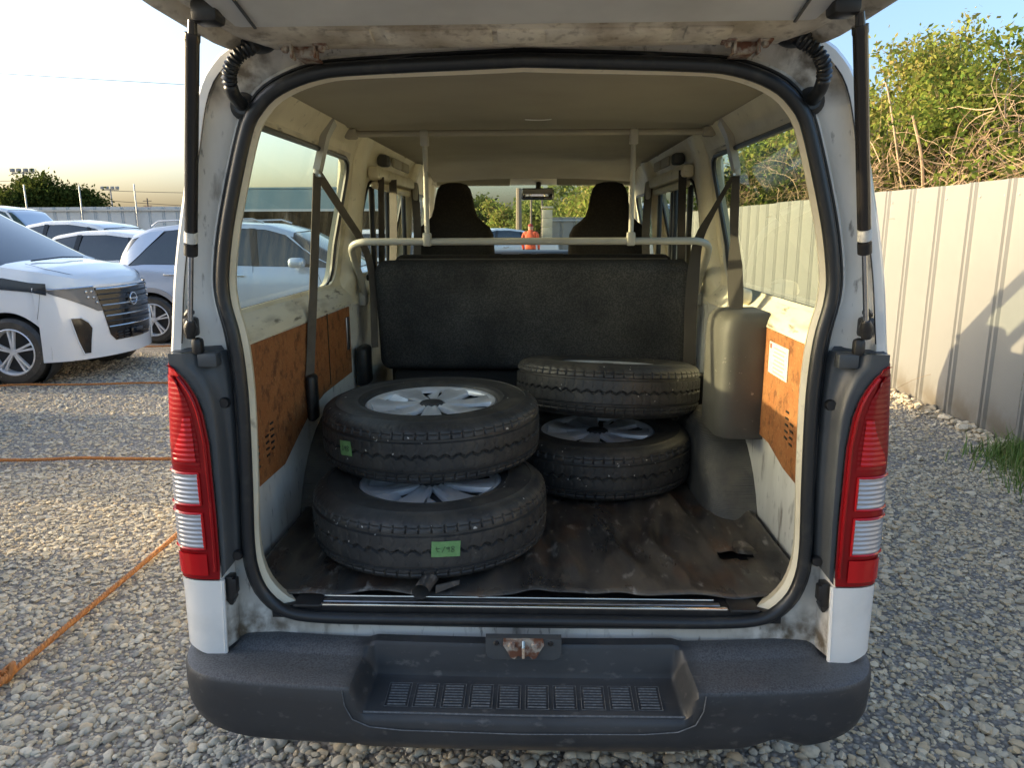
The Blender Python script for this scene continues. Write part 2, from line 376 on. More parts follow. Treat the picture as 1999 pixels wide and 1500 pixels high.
tag(g.build('gravel_ground', ground_mat(), sm=0), 'pale grey gravel covering the whole parking yard', 'ground', kind='structure')

M['stone'] = pm('gravel_stone', (0.392, 0.354, 0.282), .85, spec=.25, island=[(0.587, 0.522, 0.395), (0.489, 0.401, 0.267), (0.666, 0.596, 0.459), (0.353, 0.326, 0.267), (0.607, 0.466, 0.290), (0.724, 0.642, 0.492), (0.489, 0.447, 0.354)], layers=[((.20, .18, .15), 60, .5, .75, 4, .5)], bump=[(160, .3, .003, 'noise')])
M['stone2'] = pm('fine_gravel_stone', (0.436, 0.374, 0.278), .85, spec=.25, island=[(0.655, 0.562, 0.403), (0.557, 0.446, 0.292), (0.733, 0.632, 0.460), (0.396, 0.349, 0.257), (0.655, 0.501, 0.306), (0.813, 0.705, 0.514)], layers=[((.18, .16, .135), 60, .5, .75, 4, .5)])
def ico(level):
    bm = bmesh.new(); bmesh.ops.create_icosphere(bm, subdivisions=level, radius=1)
    V = np.array([v.co[:] for v in bm.verts]); F_ = np.array([[v.index for v in f.verts] for f in bm.faces]); bm.free(); return V, F_
def stones(name, label, XY, size, level, mat, sink=.25):
    V0, F0 = ico(level); n = len(XY); k = len(V0)
    # 12 faceted base shapes
    shapes = []
    for i in range(12):
        D = rng.normal(size=(9, 3)); D /= np.linalg.norm(D, axis=1)[:, None]; h = rng.uniform(.62, .95, 9)
        V = V0.copy()
        for d, hh in zip(D, h):
            p = V @ d; V -= np.maximum(p - hh, 0)[:, None] * d
        shapes.append(V)
    shapes = np.array(shapes)[rng.integers(0, 12, n)]
    sx = size * rng.uniform(.8, 1.25, n); sy = size * rng.uniform(.6, .95, n); sz = size * rng.uniform(.38, .68, n)
    P = shapes * np.stack([sx, sy, sz], 1)[:, None, :]
    tx = rng.normal(0, .28, n); a = rng.uniform(0, 6.283, n)
    y = P[..., 1] * np.cos(tx)[:, None] - P[..., 2] * np.sin(tx)[:, None]; z = P[..., 1] * np.sin(tx)[:, None] + P[..., 2] * np.cos(tx)[:, None]
    x = P[..., 0]
    X = x * np.cos(a)[:, None] - y * np.sin(a)[:, None] + XY[:, 0:1]; Y = x * np.sin(a)[:, None] + y * np.cos(a)[:, None] + XY[:, 1:2]
    Z = z + (sz * (1 - 2 * sink) * rng.uniform(.2, 1.25, n))[:, None]
    V = np.stack([X, Y, Z], 2).reshape(-1, 3)
    Fa = (F0[None] + (np.arange(n) * k)[:, None, None]).reshape(-1, 3)
    o = np_mesh(name, V, Fa, mat); o.data.set_sharp_from_angle(angle=R(38))
    return tag(o, label, 'gravel', kind='stuff')
def scatter(x0, x1, y0, y1, dens, keep=None):
    n = int((x1 - x0) * (y1 - y0) * dens); p = np.stack([rng.uniform(x0, x1, n), rng.uniform(y0, y1, n)], 1)
    return p[keep(p)] if keep is not None else p
in_view_l = lambda p: (p[:, 0] > -(1.75 + .76 * p[:, 1]))
P1 = scatter(-2.5, -.80, .02, 1.05, 3600, in_view_l)
stones('loose_gravel', 'loose pale grey and tan stones left of the bumper', P1, np.clip(rng.lognormal(math.log(.0088), .46, len(P1)), .004, .023), 2, M['stone'])
P2 = scatter(-3.7, -.80, 1.05, 2.7, 3300, in_view_l)
stones('loose_gravel', 'loose pale stones beside the left tail lamp, up to the nearer cross rope', P2, np.clip(rng.lognormal(math.log(.0092), .42, len(P2)), .004, .022), 1, M['stone'])
P2 = scatter(-6.2, -.95, 2.7, 7.2, 1000, in_view_l)
stones('loose_gravel', 'loose gravel stretching from the near rope to the parked cars', P2, np.clip(rng.lognormal(math.log(.0120), .36, len(P2)), .006, .024), 1, M['stone'])
P3 = scatter(-.8, .9, .02, .55, 3000)
stones('loose_gravel', 'brownish gravel in the shade below the rear bumper', P3, np.clip(rng.lognormal(math.log(.0105), .48, len(P3)), .004, .030), 2, M['stone'])
P4 = scatter(.9, 3.32, .02, 2.9, 3600, lambda p: p[:, 0] < 1.75 + .72 * p[:, 1])
stones('loose_gravel', 'fine dark grey gravel between the van and the metal fence', P4, np.clip(rng.lognormal(math.log(.0088), .50, len(P4)), .003, .028), 1, M['stone2'])
P5 = scatter(1.1, 3.3, 2.9, 6.2, 1300)
stones('loose_gravel', 'fine gravel running on along the far foot of the metal fence', P5, np.clip(rng.lognormal(math.log(.0115), .4, len(P5)), .005, .03), 1, M['stone2'])
P6 = np.stack([3.27 + rng.normal(0, .05, 900).clip(-.2, .05), rng.uniform(1.5, 7, 900)], 1)
stones('loose_gravel', 'low bank of stones heaped against the foot of the metal fence', P6, np.clip(rng.lognormal(math.log(.026), .3, 900), .012, .05), 1, M['stone2'], sink=-.25)

# ------------------------------------------------------------------ corrugated metal fences
M['sheet'] = pm('cream_coated_steel_sheet', (.262, .258, .236), .36, metal=.1, spec=.5, layers=[((.232, .228, .208), 3, .4, .7, 5, .5)], bump=[(3, .03, .02, 'noise')])
stain_or_sheen(M['sheet'], (.15, .125, .09), (5, 4), (.34, .0), 6)
M['sheetback'] = pm('pale_grey_steel_sheet', (.52, .54, .54), .45, metal=.1, layers=[((.44, .46, .46), 3, .4, .7, 5, .5)])
M['galv'] = pm('galvanised_pipe', (.45, .46, .46), .45, metal=.7, layers=[((.33, .33, .32), 14, .4, .7, 5, .6)])
PW = .46
def sheet_mesh(mat, h):
    pr = [(0, 0), (.335, 0), (.350, -.020), (.372, -.020), (.384, -.002), (.396, -.002), (.408, -.020), (.430, -.020), (.445, 0), (PW - .002, 0)]
    m = MB(); ring = [(p[1], p[0]) for p in pr] + [(p[1] + .0015, p[0]) for p in reversed(pr)]
    m.loft([[(x, y, 0) for x, y in ring], [(x, y, h) for x, y in ring]], True, True)
    return m.mesh('fence_panel', mat, 30)
screw_me = MB().lathe([(.0, .006), (.006, .006), (.007, .003), (.010, .0025), (.010, 0)], 8).mesh('screw', M['galv'])
def fence(name, label, p0, ang, n, h, mat, zb=0.0, screws=True, posts=False, group=None, seen=(0, 0)):
    """n sheets along a line; sheets' ribbed face looks to local -x"""
    root = empty(name, p0, ang); me = sheet_mesh(mat, h)
    for i in range(n):
        o = link('fence_panel', me, root); o.location = (random.uniform(-.0015, .0015), i * PW, zb + random.uniform(-.006, .006)); o.rotation_euler = (random.uniform(-.002, .002), 0, random.uniform(-.006, .006))
        if screws and seen[0] <= i <= seen[1]:
            for yy, zz in ((.30, h - .11), (.456, h - .11)):
                s = link('screw', screw_me, o); s.location = (-.0005, yy, zz); s.rotation_euler = (0, R(-90), 0)
    L_ = n * PW
    for zz in (.35, h - .11):
        MB().box((.045, L_ / 2, zz), (.05, L_, .05)).build('rail', M['galv'], root, 0)
    for i in range(0, int(L_ / 1.84) + 1):
        MB().tube([(.095, i * 1.84, -.2), (.095, i * 1.84, h - .02 + (.75 if posts else 0))], .024, 8).build('post', M['galv'], root)
    return tag(root, label, 'fence', group)
fence('metal_fence', 'tall cream ribbed steel fence running along the right of the van', (3.34, -2.6, 0), 0, 58, 1.82, M['sheet'], seen=(10, 28))
fence('metal_fence', 'pale grey steel fence with tall posts behind the parked cars on the left', (-26.0, 23.0, 0), R(-90), 39, 2.22, M['sheetback'], screws=False, posts=True)
fence('metal_fence', 'sunlit yellowish fence seen through the windscreen, beside the block pillar', (.55, 25.5, 0), R(-90), 6, 1.86, M['sheet'], screws=False)
pl = MB()
for i in range(7): pl.rbox((0, 0, .16 + i * .3), (.36, .36, .292), .008)
pl.rbox((0, 0, 2.19), (.42, .42, .06), .01)
p_ = pl.build('block_pillar', pm('yellow_block', (.58, .50, .33), .8, layers=[((.45, .38, .26), 8, .4, .7, 5, .6)], bump=[(60, .2, .004, 'noise')]))
p_.location = (.42, 24.9, 0); tag(p_, 'pale yellow block pillar at the fence end, seen through the windscreen', 'pillar')

# ------------------------------------------------------------------ ropes on the gravel
M['rope'] = pm('orange_rope', (.50, .20, .045), .7, island=[(.42, .16, .04), (.50, .21, .06)], layers=[((.20, .10, .05), 60, .52, .7, 5, .6)], bump=[(500, .4, .001, 'noise')])
def rope(label, pts, step=.008, r=.0062, knot=False):
    path = catmull(pts, 24); tot = 0; acc = [0]
    for a, b in zip(path, path[1:]): tot += (b - a).length; acc.append(tot)
    n = int(tot / step); res = []; j = 0
    for i in range(n + 1):
        d = tot * i / n
        while j < len(acc) - 2 and acc[j + 1] < d: j += 1
        res.append(path[j].lerp(path[j + 1], (d - acc[j]) / max(1e-9, acc[j + 1] - acc[j])))
    root = empty('rope', pts[0])
    for k in range(3):
        q = []
        for i, p in enumerate(res):
            t = (res[min(i + 1, n)] - res[max(i - 1, 0)]).normalized(); s_ = t.cross(Vector((0, 0, 1))).normalized(); u_ = s_.cross(t)
            a = i * step / .05 * 2 * math.pi + k * 2.0944
            q.append(p + (s_ * math.cos(a) + u_ * math.sin(a)) * r * 1.02 - Vector(pts[0]))
        MB().tube(q, r, 5).build('strand', M['rope'], root)
    if knot:
        kp = [Vector((.0 + .028 * math.cos(t * 6.3), .028 * math.sin(t * 6.3), .018 + .016 * math.sin(t * 12.6))) + Vector(knot) - Vector(pts[0]) for t in [i / 30 for i in range(58)]]
        MB().tube(kp, .0105, 7).build('knot', M['rope'], root)
        MB().tube([kp[-1], kp[-1] + Vector((-.05, .06, .0)), kp[-1] + Vector((-.06, .11, -.01))], .009, 7).build('rope_end', M['rope'], root)
    return tag(root, label, 'rope', 'orange ropes marking the parking bays')
def wob(p0, p1, n, a=.012):
    return [(lerp(p0[0], p1[0], i / n) + random.uniform(-a, a), lerp(p0[1], p1[1], i / n) + random.uniform(-a, a), .034 + random.uniform(-.004, .007)) for i in range(n + 1)]
rope('orange rope running beside the van towards its red left tail lamp', wob((-1.735, -.3), (-1.70, 9.5), 24), knot=(-1.76, .53, .02))
rope('short orange rope end leaving the knot at the left picture edge', wob((-1.74, .52), (-6.0, .38), 14))
rope('orange rope level with the upper part of the left tail lamp', wob((-9.0, 2.50), (-1.72, 2.93), 24))
rope('orange rope lying just in front of the white minivan wheel', wob((-9.5, 4.72), (-1.72, 5.42), 22), .012)
rope('farthest orange rope below the front bumper of the white minivan', wob((-9.5, 7.1), (-1.72, 7.8), 22), .012)

# ------------------------------------------------------------------ grass by the fence
def grass():
    n = 8000; y = rng.uniform(1.2, 3.25, n); x = 3.30 - np.abs(rng.normal(0, .27, n)) * (1.15 - .30 * (y - 1.2)) ** 1.0
    ok = x > 2.45 - .0 * y; x, y = x[ok], y[ok]; n = len(x)
    h = rng.gamma(4, .022, n).clip(.03, .24); a = rng.uniform(0, 6.28, n); w = rng.uniform(.0018, .0042, n); ln = h * rng.uniform(.1, .8, n); b = rng.uniform(0, 6.28, n)
    dx, dy = np.cos(a) * w, np.sin(a) * w; lx, ly = np.cos(b) * ln, np.sin(b) * ln; z0 = np.full(n, .0)
    rows = [np.stack([x - dx, y - dy, z0], 1), np.stack([x + dx, y + dy, z0], 1), np.stack([x + dx * .8 + lx * .35, y + dy * .8 + ly * .35, h * .6], 1), np.stack([x - dx * .8 + lx * .35, y - dy * .8 + ly * .35, h * .6], 1), np.stack([x + lx, y + ly, h], 1)]
    V = np.stack(rows, 1).reshape(-1, 3); i = np.arange(n)[:, None] * 5
    Fq = np.concatenate([i + np.array([[0, 1, 2]]), i + np.array([[0, 2, 3]]), i + np.array([[3, 2, 4]])])
    m = pm('grass_blades', (.12, .22, .04), .6, island=[(.18, .27, .055), (.09, .17, .03), (.28, .28, .10), (.14, .25, .05)])
    tag(np_mesh('grass', V, Fq, m), 'green grass growing out of the gravel along the metal fence', 'grass', kind='stuff')
grass()

# ------------------------------------------------------------------ trees and thickets
def leafmat(name, cols, tr=.35):
    m = bpy.data.materials.new(name); m.use_nodes = True; nt = m.node_tree; N = nt.nodes; L = nt.links
    N.remove(N['Principled BSDF']); g_ = N.new('ShaderNodeNewGeometry'); cr = N.new('ShaderNodeValToRGB'); e = cr.color_ramp.elements
    e[0].position = 0; e[0].color = C4(cols[0]); e[1].position = 1; e[1].color = C4(cols[-1])
    for i, c in enumerate(cols[1:-1]): q = e.new((i + 1) / (len(cols) - 1)); q.color = C4(c)
    L.new(g_.outputs['Random Per Island'], cr.inputs['Fac'])
    d = N.new('ShaderNodeBsdfDiffuse'); t = N.new('ShaderNodeBsdfTranslucent'); L.new(cr.outputs[0], d.inputs[0]); L.new(cr.outputs[0], t.inputs[0])
    mx = N.new('ShaderNodeMixShader'); mx.inputs[0].default_value = tr; L.new(d.outputs[0], mx.inputs[1]); L.new(t.outputs[0], mx.inputs[2])
    L.new(mx.outputs[0], N['Material Output'].inputs[0]); return m
M['leaf_y'] = leafmat('yellow_green_leaves', [(0.262, 0.286, 0.052), (0.164, 0.234, 0.046), (0.328, 0.286, 0.078), (0.207, 0.273, 0.052), (0.371, 0.286, 0.104), (0.120, 0.182, 0.039)])
M['leaf_g'] = leafmat('green_leaves', [(0.104, 0.169, 0.033), (0.182, 0.247, 0.046), (0.260, 0.273, 0.058), (0.085, 0.130, 0.026), (0.234, 0.221, 0.052)])
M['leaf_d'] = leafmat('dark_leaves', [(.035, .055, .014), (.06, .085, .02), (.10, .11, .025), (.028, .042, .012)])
M['leaf_f'] = leafmat('far_leaves', [(0.130, 0.182, 0.046), (0.208, 0.247, 0.065), (0.260, 0.260, 0.078), (0.104, 0.143, 0.039)])
M['bark'] = pm('brown_bark', (.17, .125, .085), .85, layers=[((.27, .20, .14), 14, .4, .7, 6, .6)], bump=[(60, .4, .006, 'noise')])
M['vine'] = pm('dry_vine_stems', (.30, .20, .11), .8, island=[(.40, .28, .17), (.22, .14, .08), (.46, .33, .21)])
def leaves(pts, spread, size, per):
    n = len(pts) * per; c = np.repeat(np.array(pts), per, 0) + rng.normal(0, 1, (n, 3)) * np.array(spread)
    a = rng.normal(size=(n, 3)); a /= np.linalg.norm(a, axis=1)[:, None]; b = rng.normal(size=(n, 3)); b -= (a * b).sum(1)[:, None] * a; b /= np.linalg.norm(b, axis=1)[:, None]
    s = (size * rng.uniform(.6, 1.35, n))[:, None]; a = a * s; b = b * s * .5
    V = np.stack([c - a, c + b, c + a, c - b], 1).reshape(-1, 3); return V, np.arange(n * 4).reshape(-1, 4)
def grow(p, d, ln, r, lev, mb, tips, twist=.55, kids=(3, 5)):
    path = [Vector(p)]; q = Vector(d).normalized(); k = 5
    for i in range(k):
        q = (q + Vector((random.gauss(0, .16), random.gauss(0, .16), random.gauss(.05, .10)))).normalized(); path.append(path[-1] + q * ln / k)
    mb.tube(path, [r * (1 - .62 * i / k) for i in range(k + 1)], 5 if lev < 2 else 4, cap=False)
    if lev >= 3 or ln < .12:
        tips += path[2:]; return
    for i in range(random.randint(*kids)):
        t = random.uniform(.35, 1.0); j = min(int(t * k), k - 1); s = path[j].lerp(path[j + 1], t * k - j)
        e = (q + Vector((random.gauss(0, twist), random.gauss(0, twist), random.gauss(.1, twist * .6)))).normalized()
        grow(s, e, ln * random.uniform(.5, .75), r * .5, lev + 1, mb, tips, twist, kids)
    if lev >= 1: tips += path[3:]
GB = 'trees beyond the metal fence'
def tree(label, base, h, mat, per=14, size=.055, spread=.16, stems=1, name='tree', cat='tree', group=None, twist=.6, kids=(3, 5)):
    random.seed(sum(map(ord, label)) + 3); root = empty(name, base); mb = MB(); tips = []
    for i in range(stems):
        d = Vector((random.gauss(0, .12 if stems == 1 else .38), random.gauss(0, .12 if stems == 1 else .38), 1))
        grow((random.gauss(0, .05 * stems), random.gauss(0, .05 * stems), -.05), d, h * random.uniform(.42, .56), .022 * h if stems == 1 else .011 * h, 0, mb, tips, twist, kids)
    tips = [t for t in tips if t.z > .08 * h]; zm = max(t.z for t in tips); sc_ = h / zm
    mb.v = [(x * (sc_ ** .6), y * (sc_ ** .6), z * sc_) for x, y, z in mb.v]; tips = [(t.x * sc_ ** .6, t.y * sc_ ** .6, t.z * sc_) for t in tips]
    if group == GB:                       # the crown stays behind the fence
        lim = 3.62 - base[0]; tips = [t for t in tips if t[0] > lim]; mb.v = [(max(x, lim), y, z) for x, y, z in mb.v]
    mb.build('trunk', M['bark'], root)
    V, Fq = leaves(tips, (spread, spread, spread * .8), size, per); 
    if group == GB: V = V[(V.reshape(-1, 4, 3)[:, :, 0].min(1) > lim - .15).repeat(4)]; Fq = np.arange(len(V)).reshape(-1, 4)
    np_mesh('crown', V, Fq, mat, root, False)
    return tag(root, label, cat, group)
tree('yellow green tree rising highest beside the right gas strut', (6.6, 11.9, 0), 4.55, M['leaf_y'], 30, .042, .135, 4, group=GB, kids=(4, 5))
tree('yellowish tree at the upper right picture corner behind the fence', (6.7, 8.7, 0), 3.95, M['leaf_y'], 30, .036, .13, 4, group=GB, kids=(4, 5))
tree('green tree at the far right picture edge behind the fence', (6.6, 6.9, 0), 3.7, M['leaf_g'], 26, .038, .13, 4, group=GB, kids=(4, 5))
tree('green tree filling the gap behind the two yellowish trees', (8.2, 11.2, 0), 3.5, M['leaf_g'], 26, .045, .16, 3, group=GB, kids=(4, 5))
tree('green tree seen high through the right side window', (6.4, 15.2, 0), 4.2, M['leaf_g'], 18, .065, .22, 3, group=GB)
tree('pale green tree farther along the fence, seen through the right sliding door', (6.6, 20, 0), 4.6, M['leaf_y'], 16, .07, .22, 3, group=GB)
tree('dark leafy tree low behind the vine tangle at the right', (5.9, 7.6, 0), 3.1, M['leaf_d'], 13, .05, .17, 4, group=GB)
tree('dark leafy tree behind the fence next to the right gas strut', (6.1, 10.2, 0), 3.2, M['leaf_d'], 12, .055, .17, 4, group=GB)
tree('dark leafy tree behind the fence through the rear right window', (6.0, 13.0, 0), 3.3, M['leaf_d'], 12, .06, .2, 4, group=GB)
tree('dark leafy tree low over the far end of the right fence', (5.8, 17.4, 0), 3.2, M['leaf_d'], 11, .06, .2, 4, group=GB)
def thicket(label, c, rx, ry, h, ns, nl, mat):
    random.seed(sum(map(ord, label))); root = empty('vine_thicket', c); mb = MB()
    def env(x, y): return h * math.sqrt(max(0, 1 - (x / rx) ** 2 * .8 - (y / ry) ** 2 * .8))
    for i in range(ns):
        x, y = random.uniform(-rx, rx) * .9, random.uniform(-ry, ry); z = random.uniform(.35, 1.0) * max(.4, env(x, y)); p = [Vector((x, y, z))]
        d = Vector((random.gauss(0, .6), random.gauss(0, 1), random.gauss(.35, .7))).normalized(); st = random.uniform(.05, .14); cu = Vector((random.gauss(0, .12), random.gauss(0, .12), random.gauss(-.12, .08)))
        for k in range(8):
            d = (d + cu + Vector((random.gauss(0, .15), random.gauss(0, .15), random.gauss(0, .15)))).normalized(); p.append(p[-1] + d * st)
        r = random.choice((.003, .0035, .004, .005, .007)); mb.tube(p, [r * (1 - .6 * k / 8) for k in range(9)], 3, cap=False)
    o = mb.build('bare_stems', M['vine'], root); o['kind'] = 'stuff'
    pts = []
    while len(pts) < nl // 10:
        x, y = random.uniform(-rx, rx), random.uniform(-ry, ry); pts.append((x, y, random.uniform(.25, .97) * max(.3, env(x, y))))
    V, Fq = leaves(pts, (.10, .12, .10), .036, 10); np_mesh('foliage', V, Fq, mat, root, False)
    return tag(root, label, 'thicket', 'thickets of bare vines behind the fence')
thicket('tangle of bare tan vine stems above the fence next to the right strut', (4.7, 8.9, 0), .75, 1.9, 2.75, 1900, 4500, M['leaf_y'])
thicket('vine tangle with green leaves above the fence at the right picture edge', (4.7, 6.0, 0), .75, 1.7, 2.75, 1100, 9000, M['leaf_g'])
thicket('dry vine tangle behind the fence seen through the rear right window', (4.8, 12.6, 0), .8, 2.3, 3.0, 1300, 6000, M['leaf_y'])
thicket('leafy vine tangle over the fence seen through the right sliding door', (4.9, 17.5, 0), .8, 3.0, 3.0, 900, 6000, M['leaf_g'])
for i, (x, y, hh) in enumerate(((4.55, 8.4, 3.3), (4.5, 7.0, 2.9), (4.6, 9.4, 2.9))):
    m_ = MB(); p = [Vector((0, -.8, 1.3)), Vector((0, -.5, 1.9)), Vector((-.05, -.15, hh - .5)), Vector((0, .25, hh)), Vector((.02, -.1 + .5, hh - .02))]
    if i: p = [Vector((0, random.uniform(-.3, .3), 1.4)), Vector((-.1, .2, 2.2)), Vector((-.1, .5, hh - .2)), Vector((0, .75, hh - .1)), Vector((0, .95, hh - .5))]
    m_.tube(catmull(p, 8), [.022 * (1 - .7 * k / (8 * 4)) for k in range(33)], 6)
    o = m_.build('bare_branch', M['vine']); o.location = (x, y, 0)
    tag(o, ('thick bare branch slanting up out of the vine tangle', 'bare branch arching over the leaves at the far right', 'thin bare branch arching low beside the right strut')[i], 'branch')
# far trees, left and ahead
tree('broad dark domed tree standing alone beyond the left fence', (-34.5, 50, 0), 4.9, M['leaf_d'], 44, .13, .42, 4, twist=.75, kids=(4, 5))
tree('yellow green bush at the left foot of the domed tree', (-38.0, 50, 0), 3.9, M['leaf_y'], 20, .18, .45, 4, twist=.7)
tree('ragged small tree at the left picture edge beyond the fence', (-42.5, 50, 0), 3.9, M['leaf_d'], 14, .18, .4, 3)
GF = 'far trees seen through the windscreen'
tree('large pale green tree right of the mirror, through the windscreen', (2.0, 38, 0), 4.0, M['leaf_f'], 9, .10, .26, 3, group=GF)
tree('bright yellow green tree beside the right front seat, through the windscreen', (4.6, 34, 0), 4.1, M['leaf_y'], 10, .11, .30, 3, group=GF)
tree('green tree below the mirror, through the windscreen', (.1, 40, 0), 3.2, M['leaf_f'], 9, .10, .22, 3, group=GF)
tree('yellowish tree left of the utility pole, through the windscreen', (-1.7, 42, 0), 2.9, M['leaf_y'], 9, .10, .22, 3, group=GF)
tree('dark distant tree beside the left front seat, through the windscreen', (-4.6, 60, 0), 3.7, M['leaf_d'], 14, .16, .35, 3, group=GF)

# ------------------------------------------------------------------ shed, poles, wires, house
M['teal'] = pm('teal_fascia', (.20, .30, .32), .5, layers=[((.16, .25, .27), 2, .4, .7, 4, .5)])
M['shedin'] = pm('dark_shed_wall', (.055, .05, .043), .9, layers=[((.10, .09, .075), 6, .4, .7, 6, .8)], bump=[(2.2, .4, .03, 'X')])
sh = empty('open_shed', (-4.9, 15.2, 0))
MB().box((0, 0, 2.13), (4.5, .12, .44)).build('fascia', M['teal'], sh, 0)
MB().box((0, -.075, 1.90), (4.5, .03, .05)).build('gutter', M['sheetback'], sh, 0)
r_ = MB(); r_.loft([[(-2.25, -.06, 2.36), (2.25, -.06, 2.36), (2.25, -.06, 2.40), (-2.25, -.06, 2.40)], [(-2.25, 3.6, 2.2), (2.25, 3.6, 2.2), (2.25, 3.6, 2.24), (-2.25, 3.6, 2.24)]]); r_.build('roof', M['teal'], sh, 0)
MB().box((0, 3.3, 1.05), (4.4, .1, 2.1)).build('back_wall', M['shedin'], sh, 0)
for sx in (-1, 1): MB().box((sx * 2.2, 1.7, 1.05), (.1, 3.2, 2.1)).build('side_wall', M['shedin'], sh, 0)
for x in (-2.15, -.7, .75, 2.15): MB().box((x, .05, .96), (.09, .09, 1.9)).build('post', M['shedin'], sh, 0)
tag(sh, 'low open shed with teal fascia and dark inside, through the left window', 'shed')
M['pole'] = pm('concrete_pole', (.32, .31, .29), .8)
M['wood'] = pm('weathered_wood_pole', (.22, .17, .12), .9)
def flood(label, p, h):
    r = empty('floodlight_pole', p); MB().tube([(0, 0, 0), (0, 0, h)], [.13, .08], 8).build('pole', M['pole'], r)
    MB().box((0, 0, h - .1), (1.9, .1, .1)).build('crossarm', M['pole'], r, 0)
    for x in (-.85, -.3, .3, .85):
        m = MB(); m.rbox((x, -.1, h + .12), (.34, .28, .3), .05); m.build('lamp_head', M['pole'], r)
    tag(r, label, 'lamp pole', 'floodlight poles beyond the left fence')
flood('taller floodlight pole left of the domed tree', (-43.5, 62, 0), 6.3)
flood('smaller distant floodlight pole right of the domed tree', (-47.5, 82, 0), 5.9)
def upole(label, p, h, r=.12, arms=()):
    o = empty('utility_pole', p); MB().tube([(0, 0, 0), (0, 0, h)], [r, r * .75], 8).build('pole', M['wood'], o)
    for z in arms: MB().box((0, 0, z), (1.3, .1, .1)).build('crossarm', M['wood'], o, 0)
    return tag(o, label, 'pole')
upole('wooden utility pole seen below the mirror through the windscreen', (-.62, 27, 0), 2.95, .13)
upole('thin pale pole right of the utility pole, through the windscreen', (-.18, 30, 0), 3.1, .05)
upole('thin pale pole directly left of the block pillar, through the windscreen', (.28, 30, 0), 3.1, .05)
upole('small distant power pole right of the smaller floodlight pole', (-58, 110, 0), 6.0, .15, (5.6, 4.9))
def wire(label, a, b, sag, r=.012):
    p = [Vector(a).lerp(Vector(b), i / 16) - Vector((0, 0, sag * 4 * (i / 16) * (1 - i / 16))) for i in range(17)]
    tag(MB().tube([q - Vector(a) for q in p], r, 4).build('power_line', M['black']), label, 'wire').location = a
wire('single power line crossing the pale sky at the upper left', (-60, 48, 13.2), (40, 95, 15.5), .8, .02)
wire('low power line to the left of the taller floodlight pole', (-80, 62, 6.2), (-43.5, 62, 5.6), .5, .02)
wire('power line running right from the taller floodlight pole', (-43.5, 62, 5.5), (-47.5, 82, 4.2), .3, .02)
wire('higher power line running right from the smaller floodlight pole', (-47.5, 82, 5.7), (-10, 90, 6.4), .5, .025)
wire('lower power line beyond the left fence, right of the domed tree', (-47.5, 82, 4.6), (-10, 90, 3.6), .5, .025)
ho = empty('distant_house', (-38.5, 75, 0)); MB().box((0, 0, 1.5), (4.6, 4, 3.0)).build('wall', M['sheetback'], ho, 0)
rf = MB(); rf.loft([[(-2.8, -2.4, 2.95), (2.8, -2.4, 2.95), (2.8, 2.4, 2.95), (-2.8, 2.4, 2.95)], [(-1.6, -.1, 3.75), (1.6, -.1, 3.75), (1.6, .1, 3.75), (-1.6, .1, 3.75)]]); rf.build('roof', pm('red_brown_tiles', (.20, .075, .05), .8, bump=[(14, .4, .02, 'Z')]), ho, 0)
tag(ho, 'house with red brown roof peeping over the left fence', 'house')
# ------------------------------------------------------------------ the white van (x right, y forward, z up; rear frame at y = 0)
van = empty('cargo_van', (0, 0, 0))
tag(van, 'old white cargo van seen from behind with its tailgate raised open', 'van')
XO = [(.25, .82), (.35, .832), (.5, .840), (.7, .846), (.85, .846), (1.0, .842), (1.19, .829), (1.264, .820), (1.436, .794), (1.69, .735), (1.80, .705), (1.86, .675)]
XI = [(.5, .735), (1.19, .735), (1.205, .722), (1.235, .735), (1.268, .768), (1.285, .776), (1.745, .700), (1.80, .683), (1.856, .645)]
xo = lambda z: interp(XO, z)
xi = lambda z: interp(XI, z)
CEN = (0.0, 1.18); NR = 240
def radial(half):
    P = [(p.x, p.y) for p in catmull([(x, z, 0) for x, z in half], 10)]
    a = np.array([math.atan2(z - CEN[1], x) for x, z in P]); r = np.array([math.hypot(x, z - CEN[1]) for x, z in P])
    o = np.argsort(a); a, r = a[o], r[o]
    return lambda t: float(np.interp(t, a, r))
SEAL = radial([(0, .528), (.3, .529), (.5, .532), (.60, .546), (.655, .59), (.682, .65), (.690, .73), (.684, .9), (.679, 1.09), (.681, 1.19), (.688, 1.265), (.702, 1.34), (.700, 1.41), (.676, 1.53), (.622, 1.71), (.592, 1.765), (.545, 1.806), (.46, 1.838), (.35, 1.850), (0, 1.864)])
OUT = radial([(0, .30), (.6, .30), (.80, .32), (.836, .5), (.845, .7), (.842, 1.0), (.829, 1.19), (.820, 1.264), (.794, 1.436), (.735, 1.69), (.705, 1.80), (.670, 1.855), (.62, 1.89), (.5, 1.912), (.25, 1.928), (0, 1.932)])
INN = radial([(0, .552), (.6, .552), (.70, .565), (.735, .7), (.735, 1.2), (.745, 1.28), (.70, 1.74), (.66, 1.845), (.5, 1.865), (.25, 1.875), (0, 1.88)])
ANG = [-math.pi / 2 + 2 * math.pi * i / NR for i in range(NR)]
def loop(fn, y):
    out = []
    for t in ANG:
        q = t if t <= math.pi / 2 else math.pi - t
        r = fn(q); s = 1 if t <= math.pi / 2 else -1
        yy = y(q) if callable(y) else y
        out.append((s * r * math.cos(q), yy, CEN[1] + r * math.sin(q)))
    return out
mix = lambda f, g, k, d=0: (lambda t: lerp(f(t), g(t), k) + d)
off = lambda f, d: (lambda t: f(t) + d)
